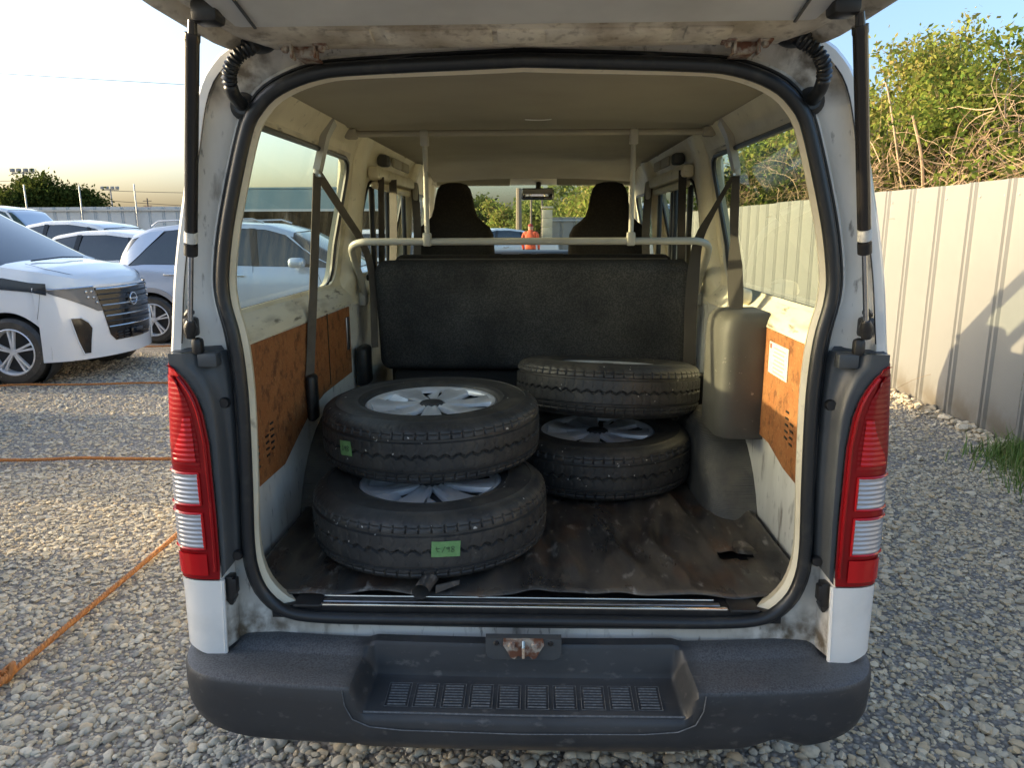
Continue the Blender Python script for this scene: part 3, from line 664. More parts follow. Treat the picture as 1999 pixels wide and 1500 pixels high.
rings = [loop(INN, .17), loop(off(SEAL, -.022), .10), loop(off(SEAL, -.034), .062), loop(off(SEAL, -.018), .045), loop(off(SEAL, .004), .048), loop(off(SEAL, .022), .056), loop(mix(SEAL, OUT, .34), .046), loop(mix(SEAL, OUT, .55), .040), loop(mix(SEAL, OUT, .70), .030), loop(off(OUT, -.034), .016), loop(off(OUT, -.016), .014), loop(off(OUT, -.005), .028), loop(OUT, .055), loop(OUT, .12)]
MB().loft(rings[3:10], True, False).build('door_frame', M['jamb'], van, 50)
MB().loft(rings[9:], True, False).build('quarter_panel', M['white'], van, 50)
MB().loft(rings[:4], True, False).build('inner_flange', M['cream'], van, 50)
sp = loop(off(SEAL, -.016), .030)
MB().tube(sp, .0152, 10, closed=True).build('door_seal', M['rubber'], van, 60)
MB().tube(loop(off(SEAL, .006), .044), .006, 6, closed=True).build('seal_lip', M['rubber'], van, 60)
for s in (-1, 1):
    q = [Vector(p) + Vector((0, -.0015, 0)) for p, t in zip(loop(off(OUT, -.036), .0155), ANG) if s * p[0] > .55 and 1.23 < p[2] < 1.84]
    MB().tube(q, .0016, 4).build('panel_seam', M['black'], van)

def framed(y0, y1, z0, z1, hole, xf, side, n=80, nr=7):
    """wall cell (y,z) with one rounded window opening; returns mesh and the opening loop"""
    hy0, hy1, hz0, hz1, r = hole; cy, cz = (hy0 + hy1) / 2, (hz0 + hz1) / 2; a_, b_ = (hy1 - hy0) / 2, (hz1 - hz0) / 2
    P = []
    for (qx, qz, a0) in ((1, 1, 0), (-1, 1, 90), (-1, -1, 180), (1, -1, 270)):
        for k in range(9):
            t = R(a0 + k * 11.25); P.append((qx * (a_ - r) + r * math.cos(t), qz * (b_ - r) + r * math.sin(t)))
    an = np.array([math.atan2(z / b_, y / a_) for y, z in P]); o = np.argsort(an); an = an[o]; PA = np.array(P)[o]
    ext = lambda t, k: float(np.interp(t, an, PA[:, k], period=2 * math.pi))
    T = list(np.linspace(-math.pi, math.pi, n, endpoint=False)) + [math.atan2((zz - cz) / b_, (yy - cy) / a_) for yy in (y0, y1) for zz in (z0, z1)]
    T = sorted(T); RG = [[] for _ in range(nr + 1)]; LP = []
    for t in T:
        iy, iz = ext(t, 0), ext(t, 1); dy, dz = math.cos(t) * a_, math.sin(t) * b_; k = 1e9
        if dy > 1e-9: k = min(k, (y1 - cy) / dy)
        if dy < -1e-9: k = min(k, (y0 - cy) / dy)
        if dz > 1e-9: k = min(k, (z1 - cz) / dz)
        if dz < -1e-9: k = min(k, (z0 - cz) / dz)
        oy, oz = dy * k, dz * k
        for j in range(nr + 1):
            u = j / nr; yy, zz = cy + lerp(iy, oy, u), cz + lerp(iz, oz, u); RG[j].append((side * xf(zz), yy, zz))
        LP.append((cy + iy, cz + iz))
    return MB().loft(RG, True, False), LP
WIN = [(.12, 1.42, (.20, 1.30, 1.275, 1.758, .075)), (1.42, 2.72, (1.66, 2.56, 1.285, 1.70, .06)), (2.72, 3.62, (2.88, 3.55, 1.26, 1.70, .06))]
for s in (-1, 1):
    ob = MB(); ib = MB()
    for wi, (y0, y1, h) in enumerate(WIN):
        m_, lo = framed(y0, y1, .30, 1.86, h, xo, s); ob.add(m_.v, m_.f)
        hi_ = (h[0] - .010, h[1] + .010, h[2] + .010, h[3] - .006, h[4])
        m_, li = framed(max(y0, .165), y1, 1.2, 1.856, hi_, xi, s); ib.add(m_.v, m_.f)
        k = len(lo)
        a = [(s * (xo(z) - .0), y, z) for y, z in lo]
        mid = [(s * (xi(z) + .0), y, z) for y, z in li]
        if len(lo) == len(li): ib.loft([a, mid], True, False)
        gl = [(s * (xo(z) - .014), y, z) for y, z in lo]
        g_ = MB(); c = (s * (xo((h[2] + h[3]) / 2) - .006), (h[0] + h[1]) / 2, (h[2] + h[3]) / 2)
        # pane follows the bowed side
        def pane(u, v, h=h, s=s): z = lerp(h[2] - .004, h[3] + .004, v); return (s * (xo(z) - .016), lerp(h[0] - .004, h[1] + .004, u), z)
        g_.grid(pane, 4, 8); w = g_.build('side_window', M['glass'] if s < 0 else M['glass_r'], van)
        ga = [(s * (xo(z) - .026), y, z) for y, z in lo]
        MB().tube(ga, .009, 6, closed=True).build('window_gasket', M['rubber'], w)
    ob.build('body_side', M['white'], van, 40); ib.build('inner_side_wall', M['cream'], van, 40)
    lw = MB(); lw.grid(lambda u, v, s=s: (s * xi(lerp(.55, 1.2, v)), lerp(.165, 3.6, u), lerp(.55, 1.2, v)), 12, 14); lw.build('lower_side_wall', M['jamb'], van)
    ws_ = MB(); ws_.grid(lambda u, v, s=s: (s * (xi(lerp(1.204, 1.272, v)) - .0022), lerp(.19, 1.36, u), lerp(1.204, 1.272, v) + .001), 24, 6); ws_.build('window_ledge', M['worn'], van)
    ws_ = MB(); ws_.grid(lambda u, v, s=s: (s * (xi(lerp(1.760, 1.782, v)) - .0022), lerp(.24, 1.30, u), lerp(1.760, 1.782, v)), 12, 3); ws_.build('adhesive_strip', M['worn'], van)
# roof skin, headliner, front
rf = MB(); rf.grid(lambda u, v: (lerp(-1, 1, v) * .675, lerp(.10, 3.62, u), 1.86 + .072 * (1 - abs(lerp(-1, 1, v)) ** 2.6)), 16, 21); rf.build('roof', M['white'], van, 60)
hl = MB()
def hln(u, v):
    x = lerp(-.648, .648, v); y = lerp(.165, 3.42, u); b = .006 * math.exp(-((y - 1.10) / .03) ** 2) + .005 * math.exp(-((y - 2.3) / .03) ** 2)
    return (x, y, 1.857 + .021 * (1 - (x / .648) ** 2) - b - .06 * smooth((y - 3.0) / .42))
hl.grid(hln, 70, 15); ho_ = hl.build('headliner', M['headliner'], van, 60)
M['clip'] = pm('white_wire_clip', (.75, .74, .70), .4)
for (y, x0, x1) in ((.235, -.012, .028), (1.085, -.012, .08)):
    MB().tube([(lerp(x0, x1, i / 8), y - .01 * math.sin(i / 8 * 3.14), 1.872 - .004 * math.sin(i / 8 * 3.14)) for i in range(9)], .0022, 6).build('wire_clip', M['clip'], ho_)
# header above the windscreen, pillars, windscreen, nose
hd = MB(); hd.grid(lambda u, v: (lerp(-.70, .70, v), lerp(3.38, 3.62, u), lerp(1.845, 1.775, smooth(u)) + .012 * (1 - lerp(-1, 1, v) ** 2)), 6, 9); hd.build('front_header', M['cream'], van)
ws = MB(); ws.grid(lambda u, v: (lerp(-1, 1, v) * lerp(.70, .80, u), lerp(3.55, 4.35, u) + .10 * (1 - lerp(-1, 1, v) ** 2), lerp(1.83, 1.14, u)), 8, 9); ws.build('windscreen', M['wind'], van, 60)
for s in (-1, 1): MB().tube([(s * .70, 3.54, 1.84), (s * .76, 3.95, 1.50), (s * .815, 4.36, 1.12)], [.045, .05, .06], 8).build('front_pillar', M['cream'], van)
ns = MB(); secs = []
for (y, k, zt) in ((3.62, 1, 1.16), (4.0, 1, 1.16), (4.35, .985, 1.14), (4.52, .95, 1.02), (4.62, .88, .80), (4.63, .80, .55)):
    secs.append([(x * k, y, z) for x, z in ((-.80, zt), (-.845, min(zt - .02, 1.0)), (-.845, .5), (-.83, .3), (.83, .3), (.845, .5), (.845, min(zt - .02, 1.0)), (.80, zt))])
ns.loft(secs, True, True); ns.build('nose', M['white'], van, 40)
MB().box((0, 2.3, .36), (1.55, 4.3, .10)).build('underbody', M['black'], van, 0)
# dashboard, mirror, visors
db = MB(); db.rbox((0, 4.05, 1.13), (1.5, .45, .40), .05, 3); d_ = db.build('dashboard', M['dash'], van)
for x, w in ((-.30, .16), (-.05, .10), (.13, .20), (.34, .10)): MB().rbox((x, 3.815, 1.285), (w, .03, .07), .008).build('dash_vent', M['black'], d_)
MB().rbox((-.40, 3.75, 1.24), (.34, .12, .14), .04, 2).build('instrument_hood', M['dash'], d_)
mr = MB(); mr.rbox((.037, 3.5, 1.722), (.222, .035, .078), .03, 3); mo = mr.build('rear_view_mirror', M['black'], van)
mg = MB(); mg.rbox((.037, 3.479, 1.722), (.205, .006, .062), .025, 2); mg.build('mirror_glass', M['mirror'], mo)
MB().tube([(.04, 3.52, 1.75), (.045, 3.56, 1.80)], .018, 8).build('mirror_stem', M['black'], mo)
M['visor'] = pm('sun_visor_vinyl', (.40, .37, .29), .6, bump=[(300, .1, .001, 'noise')])
for (x0, x1) in ((-.64, -.145), (.165, .69)):
    vb = MB(); vb.rbox(((x0 + x1) / 2, 3.46, 1.818), (x1 - x0, .025, .088), .012, 3); v_ = vb.build('sun_visor', M['visor'], van)
    if x0 > 0: MB().box((.32, 3.4455, 1.835), (.14, .004, .022)).build('visor_label', M['labelgrey'], v_, 0)
# ---- rear garnish, lamps, corner panels
def wrap(u):
    """rear corner in plan, 0 = inner rear face, 1 = on the side"""
    return interp([(0, 0), (.5, .55), (.7, .78), (.82, .90), (.92, .97), (1, 1)], u)
XIN = [(.655, .736), (.70, .732), (.83, .7300), (1.01, .7310), (1.08, .739), (1.12, .750), (1.146, .763), (1.170, .779), (1.186, .797), (1.197, .818)]
def corner(xin, z, u, d=0.0):
    P = [(xin, -.012), (lerp(xin, .80, .5), -.013), (max(xin + .004, .80), -.010), (max(xin + .008, .825), -.001), (.841, .015), (.849, .042), (.8515, .09), (.8515, .125)]
    x, y = interp([(i / 7, p[0]) for i, p in enumerate(P)], u), interp([(i / 7, p[1]) for i, p in enumerate(P)], u)
    n = lerp(0, 1, smooth((u - .45) / .35)); dz = xo(z) - .8465 if z > .85 else 0
    return (x + dz * smooth(u * 2) + d * n, y - d * (1 - n), z)
def zv(v): return lerp(.668, 1.196, v)
def lamp_part(z0, z1, x0f, u1, rib, d, nz, nu=14, u0=0.0, amp=.0009):
    m = MB()
    def fn(i, j):
        z = lerp(z0, z1, j); w = amp * math.sin(z * rib) if rib else 0
        return corner(x0f(z), z, lerp(u0, u1, i), d + w)
    return m.grid(fn, nu, nz)
for s in (-1, 1):
    fl = (lambda m: m) if s > 0 else (lambda m: m.mirrored())
    base = lamp_part(.668, 1.196, lambda z: interp(XIN, z), 1.0, 0, .004, 60); lo_ = fl(base).build('tail_lamp', M['red'], van)
    xin2 = lambda z: interp(XIN, z) + .016
    fl(lamp_part(.950, 1.172, lambda z: min(interp(XIN, z) + .026, .828), 1.0, 520, .0062, 130, amp=.0003)).build('brake_lens', M['red'], lo_)
    w = MB()
    def wedge(i, j):
        z = lerp(.965, 1.075, j); return corner(lerp(.764, .768, j), z, lerp(.0, lerp(.50, .18, j), i), .0092 + .001 * math.sin(z * 520))
    w.grid(wedge, 8, 60); fl(w).build('bright_reflector', M['redbright'], lo_)
    for (a, b) in ((.860, .938), (.748, .838)):
        fl(lamp_part(a, b, lambda z: .763, .98, 560, .0078, 60, amp=.0011)).build('reverse_lens', M['clear'], lo_)
        ed = [corner(.763, z, u, .007) for u, z in [(k / 10 * .97, a) for k in range(11)] + [(.97, lerp(a, b, k / 5)) for k in range(1, 6)] + [(.97 - k / 10 * .97, b) for k in range(1, 11)] + [(0, lerp(b, a, k / 5)) for k in range(1, 5)]]
        fl(MB().tube(ed, .0035, 5, closed=True)).build('lens_rim', M['redbright'], lo_)
    fl(lamp_part(.680, .735, lambda z: .760, .60, 0, .0085, 6)).build('reflex_reflector', M['redbright'], lo_)
    ridge = [corner(interp(XIN, z) + .010, z, .0, .006) for z in [lerp(.69, 1.17, k / 24) for k in range(25)]]
    fl(MB().tube(ridge, .0045, 6)).build('lens_bead', M['red'], lo_)
    # dark trim between lamp and door seal
    XS = [(.70, .700), (.9, .690), (1.09, .686), (1.19, .690), (1.225, .700)]
    def trimf(i, j):
        z = lerp(.695 if i < .5 else .668, 1.222, j); z = lerp(lerp(.715, .668, i), 1.222, j)
        a = interp(XS, z); b = min(interp(XIN, min(z, 1.197)) - .001, .81)
        yy = interp([(0, .050), (.10, .030), (.35, .022), (.5, .006), (.62, -.012), (1, -.010)], i)
        return (lerp(a, b, i), yy, z)
    tr = MB(); tr.grid(trimf, 16, 40); t_ = fl(tr).build('lamp_trim', M['trim'], van, 50)
    tp = MB(); tp.poly([(.702, .045, 1.222), (.81, -.004, 1.222), (.80, .04, 1.232), (.71, .05, 1.232)]); fl(tp).build('trim_top', M['trim'], t_, 0)
    sq = MB(); sq.rbox((.725, .012, 1.205), (.045, .03, .032), .004); fl(sq).build('trim_pocket', M['trim'], t_)
    for z in (1.10, .715): fl(MB().lathe([(0, .012), (.011, .012), (.013, .006), (.013, 0)], 12, axis_mat((.702, .026, z), (0, -1, 0)))).build('trim_screw', M['black'], t_)
    # white corner below the lamp
    cp = MB(); cp.grid(lambda i, j: corner(lerp(.740, .732, j), lerp(.460 + .03 * smooth(i * 1.5), .664, j), i, .003), 12, 8); cp.tube([corner(lerp(.740, .732, j / 8), lerp(.460, .664, j / 8), 0, -.002) for j in range(9)], .006, 6)
    c_ = fl(cp).build('corner_panel', M['white'], van)
    jb = MB(); jb.grid(lambda i, j: (lerp(.738, .722, i), lerp(-.012, .044, i), lerp(.478, .70, j)), 4, 6); fl(jb).build('corner_return', M['jamb'], c_)
    # rubber door stop
    ds = MB(); ds.rbox((.722, .015, .635), (.020, .03, .062), .004); ds.rbox((.712, .012, .640), (.016, .022, .040), .004); ds.loft([[(.712, 0, .606), (.732, 0, .606), (.732, .03, .606), (.712, .03, .606)], [(.720, .008, .588), (.726, .008, .588), (.726, .026, .588), (.720, .026, .588)]])
    fl(ds).build('door_stop', M['black'], van)
    # gas strut
    lowb = Vector((.752, -.012, 1.272)); top = Vector((.598, -.212, 1.872)); st = empty('gas_strut', lowb); st.location = (s * lowb.x, lowb.y, lowb.z); st.parent = van
    T = lambda t: Vector((s * (lerp(lowb.x, top.x, t) - lowb.x), lerp(lowb.y, top.y, t) - lowb.y, lerp(lowb.z, top.z, t) - lowb.z))
    MB().tube([T(.29), T(.94), T(.945), T(.965), T(.965), T(1.0)], [.0132, .0132, .0145, .0145, .009, .008], 16).build('strut_tube', pm('black_strut', (.02, .018, .016), .22, coat=.4), st)
    MB().tube([T(.0), T(.30)], .0058, 12).build('strut_rod', M['chrome'], st)
    MB().tube([T(.335), T(.372)], .0138, 16).build('strut_label', M['paper'], st)
    MB().tube([T(.290), T(.325)], .0142, 16).build('strut_collar', M['black'], st)
    MB().tube([T(-.02), T(.02), T(.045)], [.011, .015, .009], 10).build('end_socket', M['black'], st)
    bk = MB(); bk.rbox((s * .004, .016, .01), (.030, .03, .045), .008); bk.rbox((s * -.006, .018, -.035), (.026, .026, .040), .010); bk.tube([(s * .012, .02, .035), (s * .0, .012, .045)], .009, 8)
    bk.build('lower_bracket', M['black'], st)
    ub = MB(); ub.rbox(T(1.0) + Vector((s * -.028, .004, .012)), (.05, .05, .04), .010); ub.build('upper_bracket', M['black'], st)
    # ribbed wiring boot
    pth = catmull([(s * .548, -.030, 1.872), (s * .560, -.050, 1.858), (s * .585, -.055, 1.838), (s * .606, -.040, 1.810), (s * .612, -.012, 1.780), (s * .613, .035, 1.765)], 14)
    rr = [.0135 + (.0028 * math.sin(i * 1.9) if 10 < i < 50 else .001) for i in range(len(pth))]
    b_ = MB().tube(pth, rr, 12).build('wiring_boot', M['rubber'], van, 70)
    MB().lathe([(0, .010), (.020, .010), (.030, .004), (.034, 0)], 20, axis_mat((s * .546, -.030, 1.870), (0, -.25, -1))).build('boot_flange', M['rubber'], b_)
    MB().lathe([(0, .012), (.018, .012), (.026, .004), (.030, 0)], 20, axis_mat((s * .613, .044, 1.762), (0, -1, 0))).build('boot_flange', M['rubber'], b_)
# ---- tailgate, raised
TG = R(13); G0 = Vector((0, -.010, 1.874)); gd = Vector((0, -math.cos(TG), math.sin(TG))); gn = Vector((0, -math.sin(TG), -math.cos(TG)))
HW = [(-.02, .588), (.03, .612), (.10, .642), (.2, .678), (.35, .715), (.6, .745), (1.15, .735), (1.27, .70)]
def gp(x, w, d): return tuple(G0 + gd * w + gn * d + Vector((x, 0, 0)))
tg = MB(); RG = []
for w in (-.02, -.012, .0, .03, .06, .085, .10, .2, .35, .6, .9, 1.15, 1.24, 1.27):
    h = interp(HW, w); q = .010 + .010 * smooth((w - .0) / .05) - .012 * math.exp(-((w + .018) / .008) ** 2)
    half = [(0, q), (.25, q), (.42, q), (.5, q), (h - .085, q), (h - .060, q - .006), (h - .045, q - .012), (h - .032, q - .004), (h - .020, q + .004), (h - .006, q + .004), (h, q - .004), (h, -.035), (h - .02, -.045), (.4, -.055), (0, -.06)]
    RG.append([gp(x, w, d) for x, d in half] + [gp(-x, w, d) for x, d in reversed(half[1:-1])])
tg.loft(RG, True, True); gate = tg.build('tailgate', M['gate'], van, 40)
tb = MB(); RB = []
for w, d in ((.128, .010), (.134, .030), (.15, .036), (.6, .042), (1.12, .036), (1.15, .01)):
    h = interp(HW, w) - .105; RB.append([gp(x * h, w, d - (.0 if abs(x) < .985 else .018)) for x in (-1, -.985, -.97, -.5, 0, .5, .97, .985, 1)] + [gp(x * h, w, .004) for x in (1, -1)])
tb.loft(RB, True, True); tbo = tb.build('trim_board', M['gate_panel'], gate, 40)
for x in (-.50, .50): MB().rbox(gp(x, .25, .041), (.006, .2, .004), .001, 1, rot=Matrix.Rotation(-TG, 4, 'X')).build('board_seam', M['trim'], tbo)
for (x, w, sx) in ((-.165, .072, .21), (.165, .072, .25), (.0, .070, .10), (-.34, .075, .09), (.36, .075, .09)):
    MB().rbox(gp(x, w, .0215), (sx, .050, .008), .0038, 2, rot=Matrix.Rotation(-TG, 4, 'X')).build('stiffener_bead', M['gate'], gate)
# ---- hinges
for s in (-1, 1):
    hg = MB(); hx = s * .447
    hg.rbox((hx, -.034, 1.855), (.046, .006, .020), .002); hg.rbox((hx, -.004, 1.846), (.040, .06, .006), .002)
    for d in (-.024, .024): hg.rbox((hx + d, -.040, 1.853), (.005, .03, .028), .002)
    for d in (-.036, .036): hg.rbox((hx + d, -.045, 1.8625), (.030, .024, .005), .004, 2, rot=Matrix.Rotation(-TG, 4, 'X'))
    h_ = hg.build('hinge', M['rust'], van)
    for d in (-.037, .037): MB().lathe([(0, .010), (.006, .010), (.0085, .006), (.0085, .001), (.012, 0)], 6, axis_mat((hx + d, -.045, 1.861), tuple(gn))).build('hinge_bolt', M['rust'], h_)
# ---- rear bumper
PLAN = [(-.855, .46), (-.862, .16), (-.857, .055), (-.838, -.022), (-.795, -.080), (-.71, -.114), (-.5, -.136), (-.25, -.147), (0, -.150)]
PL = catmull([(x, y, 0) for x, y in PLAN + [(-x, y) for x, y in reversed(PLAN[:-1])]], 14)
fine = []
for a, b in zip(PL, PL[1:]):
    fine.append(a)
    if abs(abs(a.x) - .38) < .08: fine += [a.lerp(b, .25), a.lerp(b, .5), a.lerp(b, .75)]
PL = fine + [PL[-1]]
S_O = [(.175, .492), (.150, .490), (.140, .486), (.122, .474), (.116, .470), (.060, .468), (.018, .466), (.006, .462), (.001, .452), (.0, .42), (.003, .355), (.014, .308), (.04, .284), (.11, .28)]
S_M = [(.175, .500), (.148, .498), (.142, .488), (.139, .43), (.134, .416), (.122, .410), (.09, .408), (.05, .403), (.022, .398), (.008, .392), (.0, .378), (.006, .320), (.034, .284), (.11, .28)]
bp_ = MB(); RG = []
for i, p in enumerate(PL):
    t = (PL[min(i + 1, len(PL) - 1)] - PL[max(i - 1, 0)]).normalized(); n = Vector((-t.y, t.x, 0))
    ring = []
    for j in range(len(S_O)):
        z_here = S_O[j][1]
        k = smooth((.402 - .0 - abs(p.x)) / .034)
        a, z = lerp(S_O[j][0], S_M[j][0], k), lerp(S_O[j][1], S_M[j][1], k)
        low = smooth((.40 - z) / .10)
        z += low * (.030 * smooth((abs(p.x) - .66) / .18) + .05 * smooth((p.y - .0) / .2)) + low * (.024 * math.exp(-((p.x - .60) / .05) ** 2)) + (.006 * low * math.cos(p.x * 2))
        q = p + n * a; ring.append((q.x, q.y, z))
    RG.append(ring)
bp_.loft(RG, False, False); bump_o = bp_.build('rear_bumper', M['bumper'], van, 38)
bt = MB(); bt.poly([(-.80, .0, .30), (.80, .0, .30), (.82, .4, .32), (-.82, .4, .32)]); bt.build('bumper_underside', M['black'], bump_o, 0)
for k in range(10):
    x = -.298 + k * .0662; m_ = MB(); e = k in (0, 9)
    for j in range(8):
        a = .034 + j * .0093; z = .4010 + (a - .034) * .095; m_.rbox((x, -.148 + a + abs(x) * .012, z + .0025), (.044, .0032, .0045), .0012, 1)
    fr_ = [(x + dx * .0275, -.148 + (.028 if dy < 0 else .108) + abs(x) * .012, .4025 + (0 if dy < 0 else .007)) for dx, dy in ((-1, -1), (1, -1), (1, 1), (-1, 1))]
    m_.tube(fr_, .0012, 4, closed=True); m_.build('step_tread', M['tread'], bump_o)
lipp = [(x * .372, -.148 + .013 + abs(x * .37) * .012, .3965) for x in [lerp(-1, 1, k / 20) for k in range(21)]]
MB().tube(lipp, .0028, 5).build('step_lip', M['tread'], bump_o)
for s in (-1, 1): MB().tube([(s * .416, -.141, .458), (s * .412, -.1425, .42), (s * .395, -.1435, .385), (s * .355, -.1455, .368), (s * .28, -.1475, .362), (0, -.1515, .360)], .0016, 4).build('moulding_line', M['tread'], bump_o)
# latch plate and striker
lp = MB(); o_ = [(-.092, .524), (-.092, .487), (-.087, .474), (-.073, .468), (.073, .468), (.087, .474), (.092, .487), (.092, .524)]
lp.extrude(o_, lambda p: (p[0], -.022, p[1]), lambda p: (p[0], .0, p[1])); l_ = lp.build('latch_plate', M['trim'], van, 30)
st = MB(); o_ = [(-.048, .526), (-.050, .512), (-.040, .496), (-.031, .478), (-.022, .474), (-.012, .484), (0, .476), (.012, .484), (.022, .474), (.031, .478), (.040, .496), (.050, .512), (.048, .526)]
st.extrude(o_, lambda p: (p[0], -.030, p[1]), lambda p: (p[0], -.0225, p[1])); st.build('striker_bracket', M['rust'], l_, 30)
MB().tube([(0, -.030, .520), (0, -.046, .514), (0, -.046, .490), (0, -.030, .484)], .0045, 8).build('striker_loop', M['chrome'], l_)
for x in (-.028, .028): MB().lathe([(0, .007), (.007, .007), (.010, .003), (.010, 0)], 8, axis_mat((x, -.030, .511), (0, -1, 0))).build('striker_bolt', M['rust'], l_)
for x in (-.066, .066): MB().lathe([(0, .004), (.005, .004), (.007, 0)], 10, axis_mat((x, -.022, .512), (0, -1, 0))).build('plate_screw', M['black'], l_)
# ---- load sill
sl_ = MB(); sl_.box((0, .135, .555), (1.27, .19, .034)); s_o = sl_.build('load_sill', M['black'], van, 0)
MB().rbox((-.01, .047, .572), (1.03, .014, .008), .003, 2).build('scuff_strip', M['chrome'], s_o)
MB().rbox((-.01, .066, .573), (1.00, .016, .004), .0015, 1).build('scuff_plate', M['steel'], s_o)
MB().rbox((-.02, .086, .575), (1.00, .009, .007), .003, 2).build('scuff_strip', M['chrome'], s_o)
for s in (-1, 1): MB().rbox((s * .545, .062, .573), (.07, .06, .010), .004).build('sill_cap', M['black'], s_o)
MB().box((0, 1.96, .548), (1.44, 3.5, .03)).build('load_floor', M['black'], van, 0)
# ---- wheel arches and lined sides
for s in (-1, 1):
    ar = MB(); RG = []
    for k in range(25):
        f = R(200 - k * (225 - 25) / 24 * .98); f = math.pi - R(-8 + k * 196 / 24) ; c_, q_ = -math.cos(math.pi - f), math.sin(f)
        ring = []
        for (x, d) in ((.745, 0), (.66, .0), (.622, -.004), (.600, -.016), (.588, -.040), (.583, -.08), (.580, -.20), (.579, -.34)):
            rho = .43 + d + (.005 * math.sin(k * 1.7 + x * 40) + .004 * math.sin(k * .9 + 2)) * (1 if x < .70 else .2); ring.append((s * x, .985 + math.cos(f) * rho, max(.55, .425 + math.sin(f) * rho)))
        RG.append(ring)
    ar.loft(RG, False, False); ar.build('wheel_arch', M['arch'], van, 50)
    bd = MB()
    if s < 0: o_ = [(.183, .812), (.45, .808), (.60, .86), (.74, .905), (.9, .925), (1.30, .925), (1.30, 1.192), (.183, 1.2)]
    else: o_ = [(.183, .820), (.36, .835), (.50, .868), (.66, .87), (.66, 1.203), (.183, 1.2)]
    bd.extrude(o_, lambda p: (s * .7225, p[0], p[1]), lambda p: (s * .730, p[0], p[1])); b_ = bd.build('hardboard_panel', M['board'], van, 20)
    for gi, (gy, gz) in enumerate(((.226, .885), (.342, .905)) if s < 0 else ((.225, .905), (.335, .945))):
        for cc in range(2):
            for k in range(5 if cc else 4):
                if gi == 0 and cc == 0 and s > 0: continue
                v_ = MB(); v_.box((s * .7220, gy + (cc - .5) * .040, gz - .028 + k * .0185 + cc * .008), (.0022, .024, .0058), None); v_.build('vent_slot', M['black'], b_, 0)
    if s < 0:
        MB().rbox((-.7195, 1.25, 1.09), (.006, .035, .13), .002).build('panel_catch', M['steel'], b_)
        gv = MB(); gv.box((-.7218, .98, 1.07), (.002, .006, .26)); gv.build('panel_joint', M['black'], b_, 0)
# printed caution label on the right board
lb = MB(); lb.box((.7205, .457, 1.124), (.0025, .165, .092)); l2 = lb.build('caution_label', M['paper'], van, 0)
MB().box((.7190, .525, 1.158), (.001, .014, .014)).build('label_mark', M['labelred'], l2, 0)
for k in range(7): MB().box((.7190, .445 + (k % 3) * .004, 1.156 - k * .0115), (.001, .10 - .012 * (k % 2), .0032)).build('label_line', M['labelgrey'], l2, 0)
# moulded box over the right wheel arch
BP = [(p.x, p.y) for p in catmull([(.733, .592, 0), (.700, .589, 0), (.660, .589, 0), (.630, .592, 0), (.610, .602, 0), (.598, .622, 0), (.591, .665, 0), (.590, .80, 0), (.62, .815, 0), (.733, .82, 0)], 4)]
def box_ring(z, d): return [(lerp(x, .735, d * 2.2) if d else x, lerp(y, .70, d), z) for x, y in BP]
bx = MB(); bx.loft([box_ring(z, d) for z, d in ((.852, .01), (.856, 0), (1.0, .0), (1.18, .004), (1.214, .02), (1.234, .06), (1.243, .13), (1.245, .3))]); bx.build('storage_box', M['boxgrey'], van, 60)
MB().rbox((.725, .92, 1.272), (.05, .16, .05), .015, 3).build('pillar_foot', M['cream'], van)
# retractor covers and buckles on the left wall
MB().rbox((-.706, .705, .955), (.030, .062, .155), .014, 3).build('retractor_cover', M['black'], van)
MB().rbox((-.700, 1.42, .93), (.05, .12, .17), .02, 3).build('retractor_cover', M['black'], van)
MB().rbox((.700, 1.30, .80), (.05, .10, .24), .02, 3).build('retractor_cover', M['black'], van)
# ---- seat belts
def belt(pts, w, mat, nrm, name='seat_belt'):
    P = catmull(pts, 10); ww = [interp([(i * 10, q) for i, q in enumerate(w)], k) if isinstance(w, list) else w for k in range(len(P))]
    return MB().tube(P, 0, flat=(ww, .0012, nrm)).build(name, mat, van, 0)
for s in (-1, 1):
    ya = .90 if s < 0 else .97
    am = MB(); am.tube([(s * .650, ya + .02, 1.850), (s * .672, ya, 1.80), (s * .700, ya - .01, 1.69)], 0, flat=(.022, .011, (s, 0, .3))); am.rbox((s * .702, ya - .01, 1.682), (.022, .034, .03), .008, 2); a_ = am.build('belt_arm', M['pipe'], van, 40)
    MB().tube([(s * .690, ya - .03, 1.672), (s * .690, ya + .01, 1.672)], .005, 6).build('belt_loop', M['steel'], a_)
belt([(-.702, .885, 1.675), (-.706, .80, 1.36), (-.712, .705, 1.02)], .021, M['belt'], (1, -.4, 0))
belt([(-.700, .90, 1.675), (-.690, 1.15, 1.56), (-.680, 1.40, 1.44), (-.66, 1.46, 1.30), (-.66, 1.46, 1.0)], .017, M['belt'], (1, -.9, 0))
belt([(.702, .96, 1.675), (.692, .92, 1.56), (.684, .87, 1.46), (.678, .82, 1.37), (.672, .77, 1.29), (.668, .735, 1.240)], [.012, .016, .014, .026, .027, .022], M['beltdark'], (.75, 1, 0))
belt([(.698, .97, 1.675), (.672, 1.13, 1.56), (.646, 1.24, 1.45), (.634, 1.25, 1.30), (.632, 1.25, 1.12), (.636, 1.23, .86)], [.006, .010, .018, .024, .024, .024], M['beltdark'], (.25, 1, 0))
belt([(-.655, 1.70, 1.72), (-.662, 1.70, 1.45), (-.668, 1.66, 1.05)], .018, M['belt'], (.6, 1, 0))
belt([(-.640, 1.90, 1.72), (-.640, 1.86, 1.45), (-.65, 1.80, 1.10)], .020, M['belt'], (.4, 1, 0))
belt([(.655, 1.66, 1.74), (.652, 1.62, 1.50), (.650, 1.55, 1.20)], .018, M['beltdark'], (.6, 1, 0))
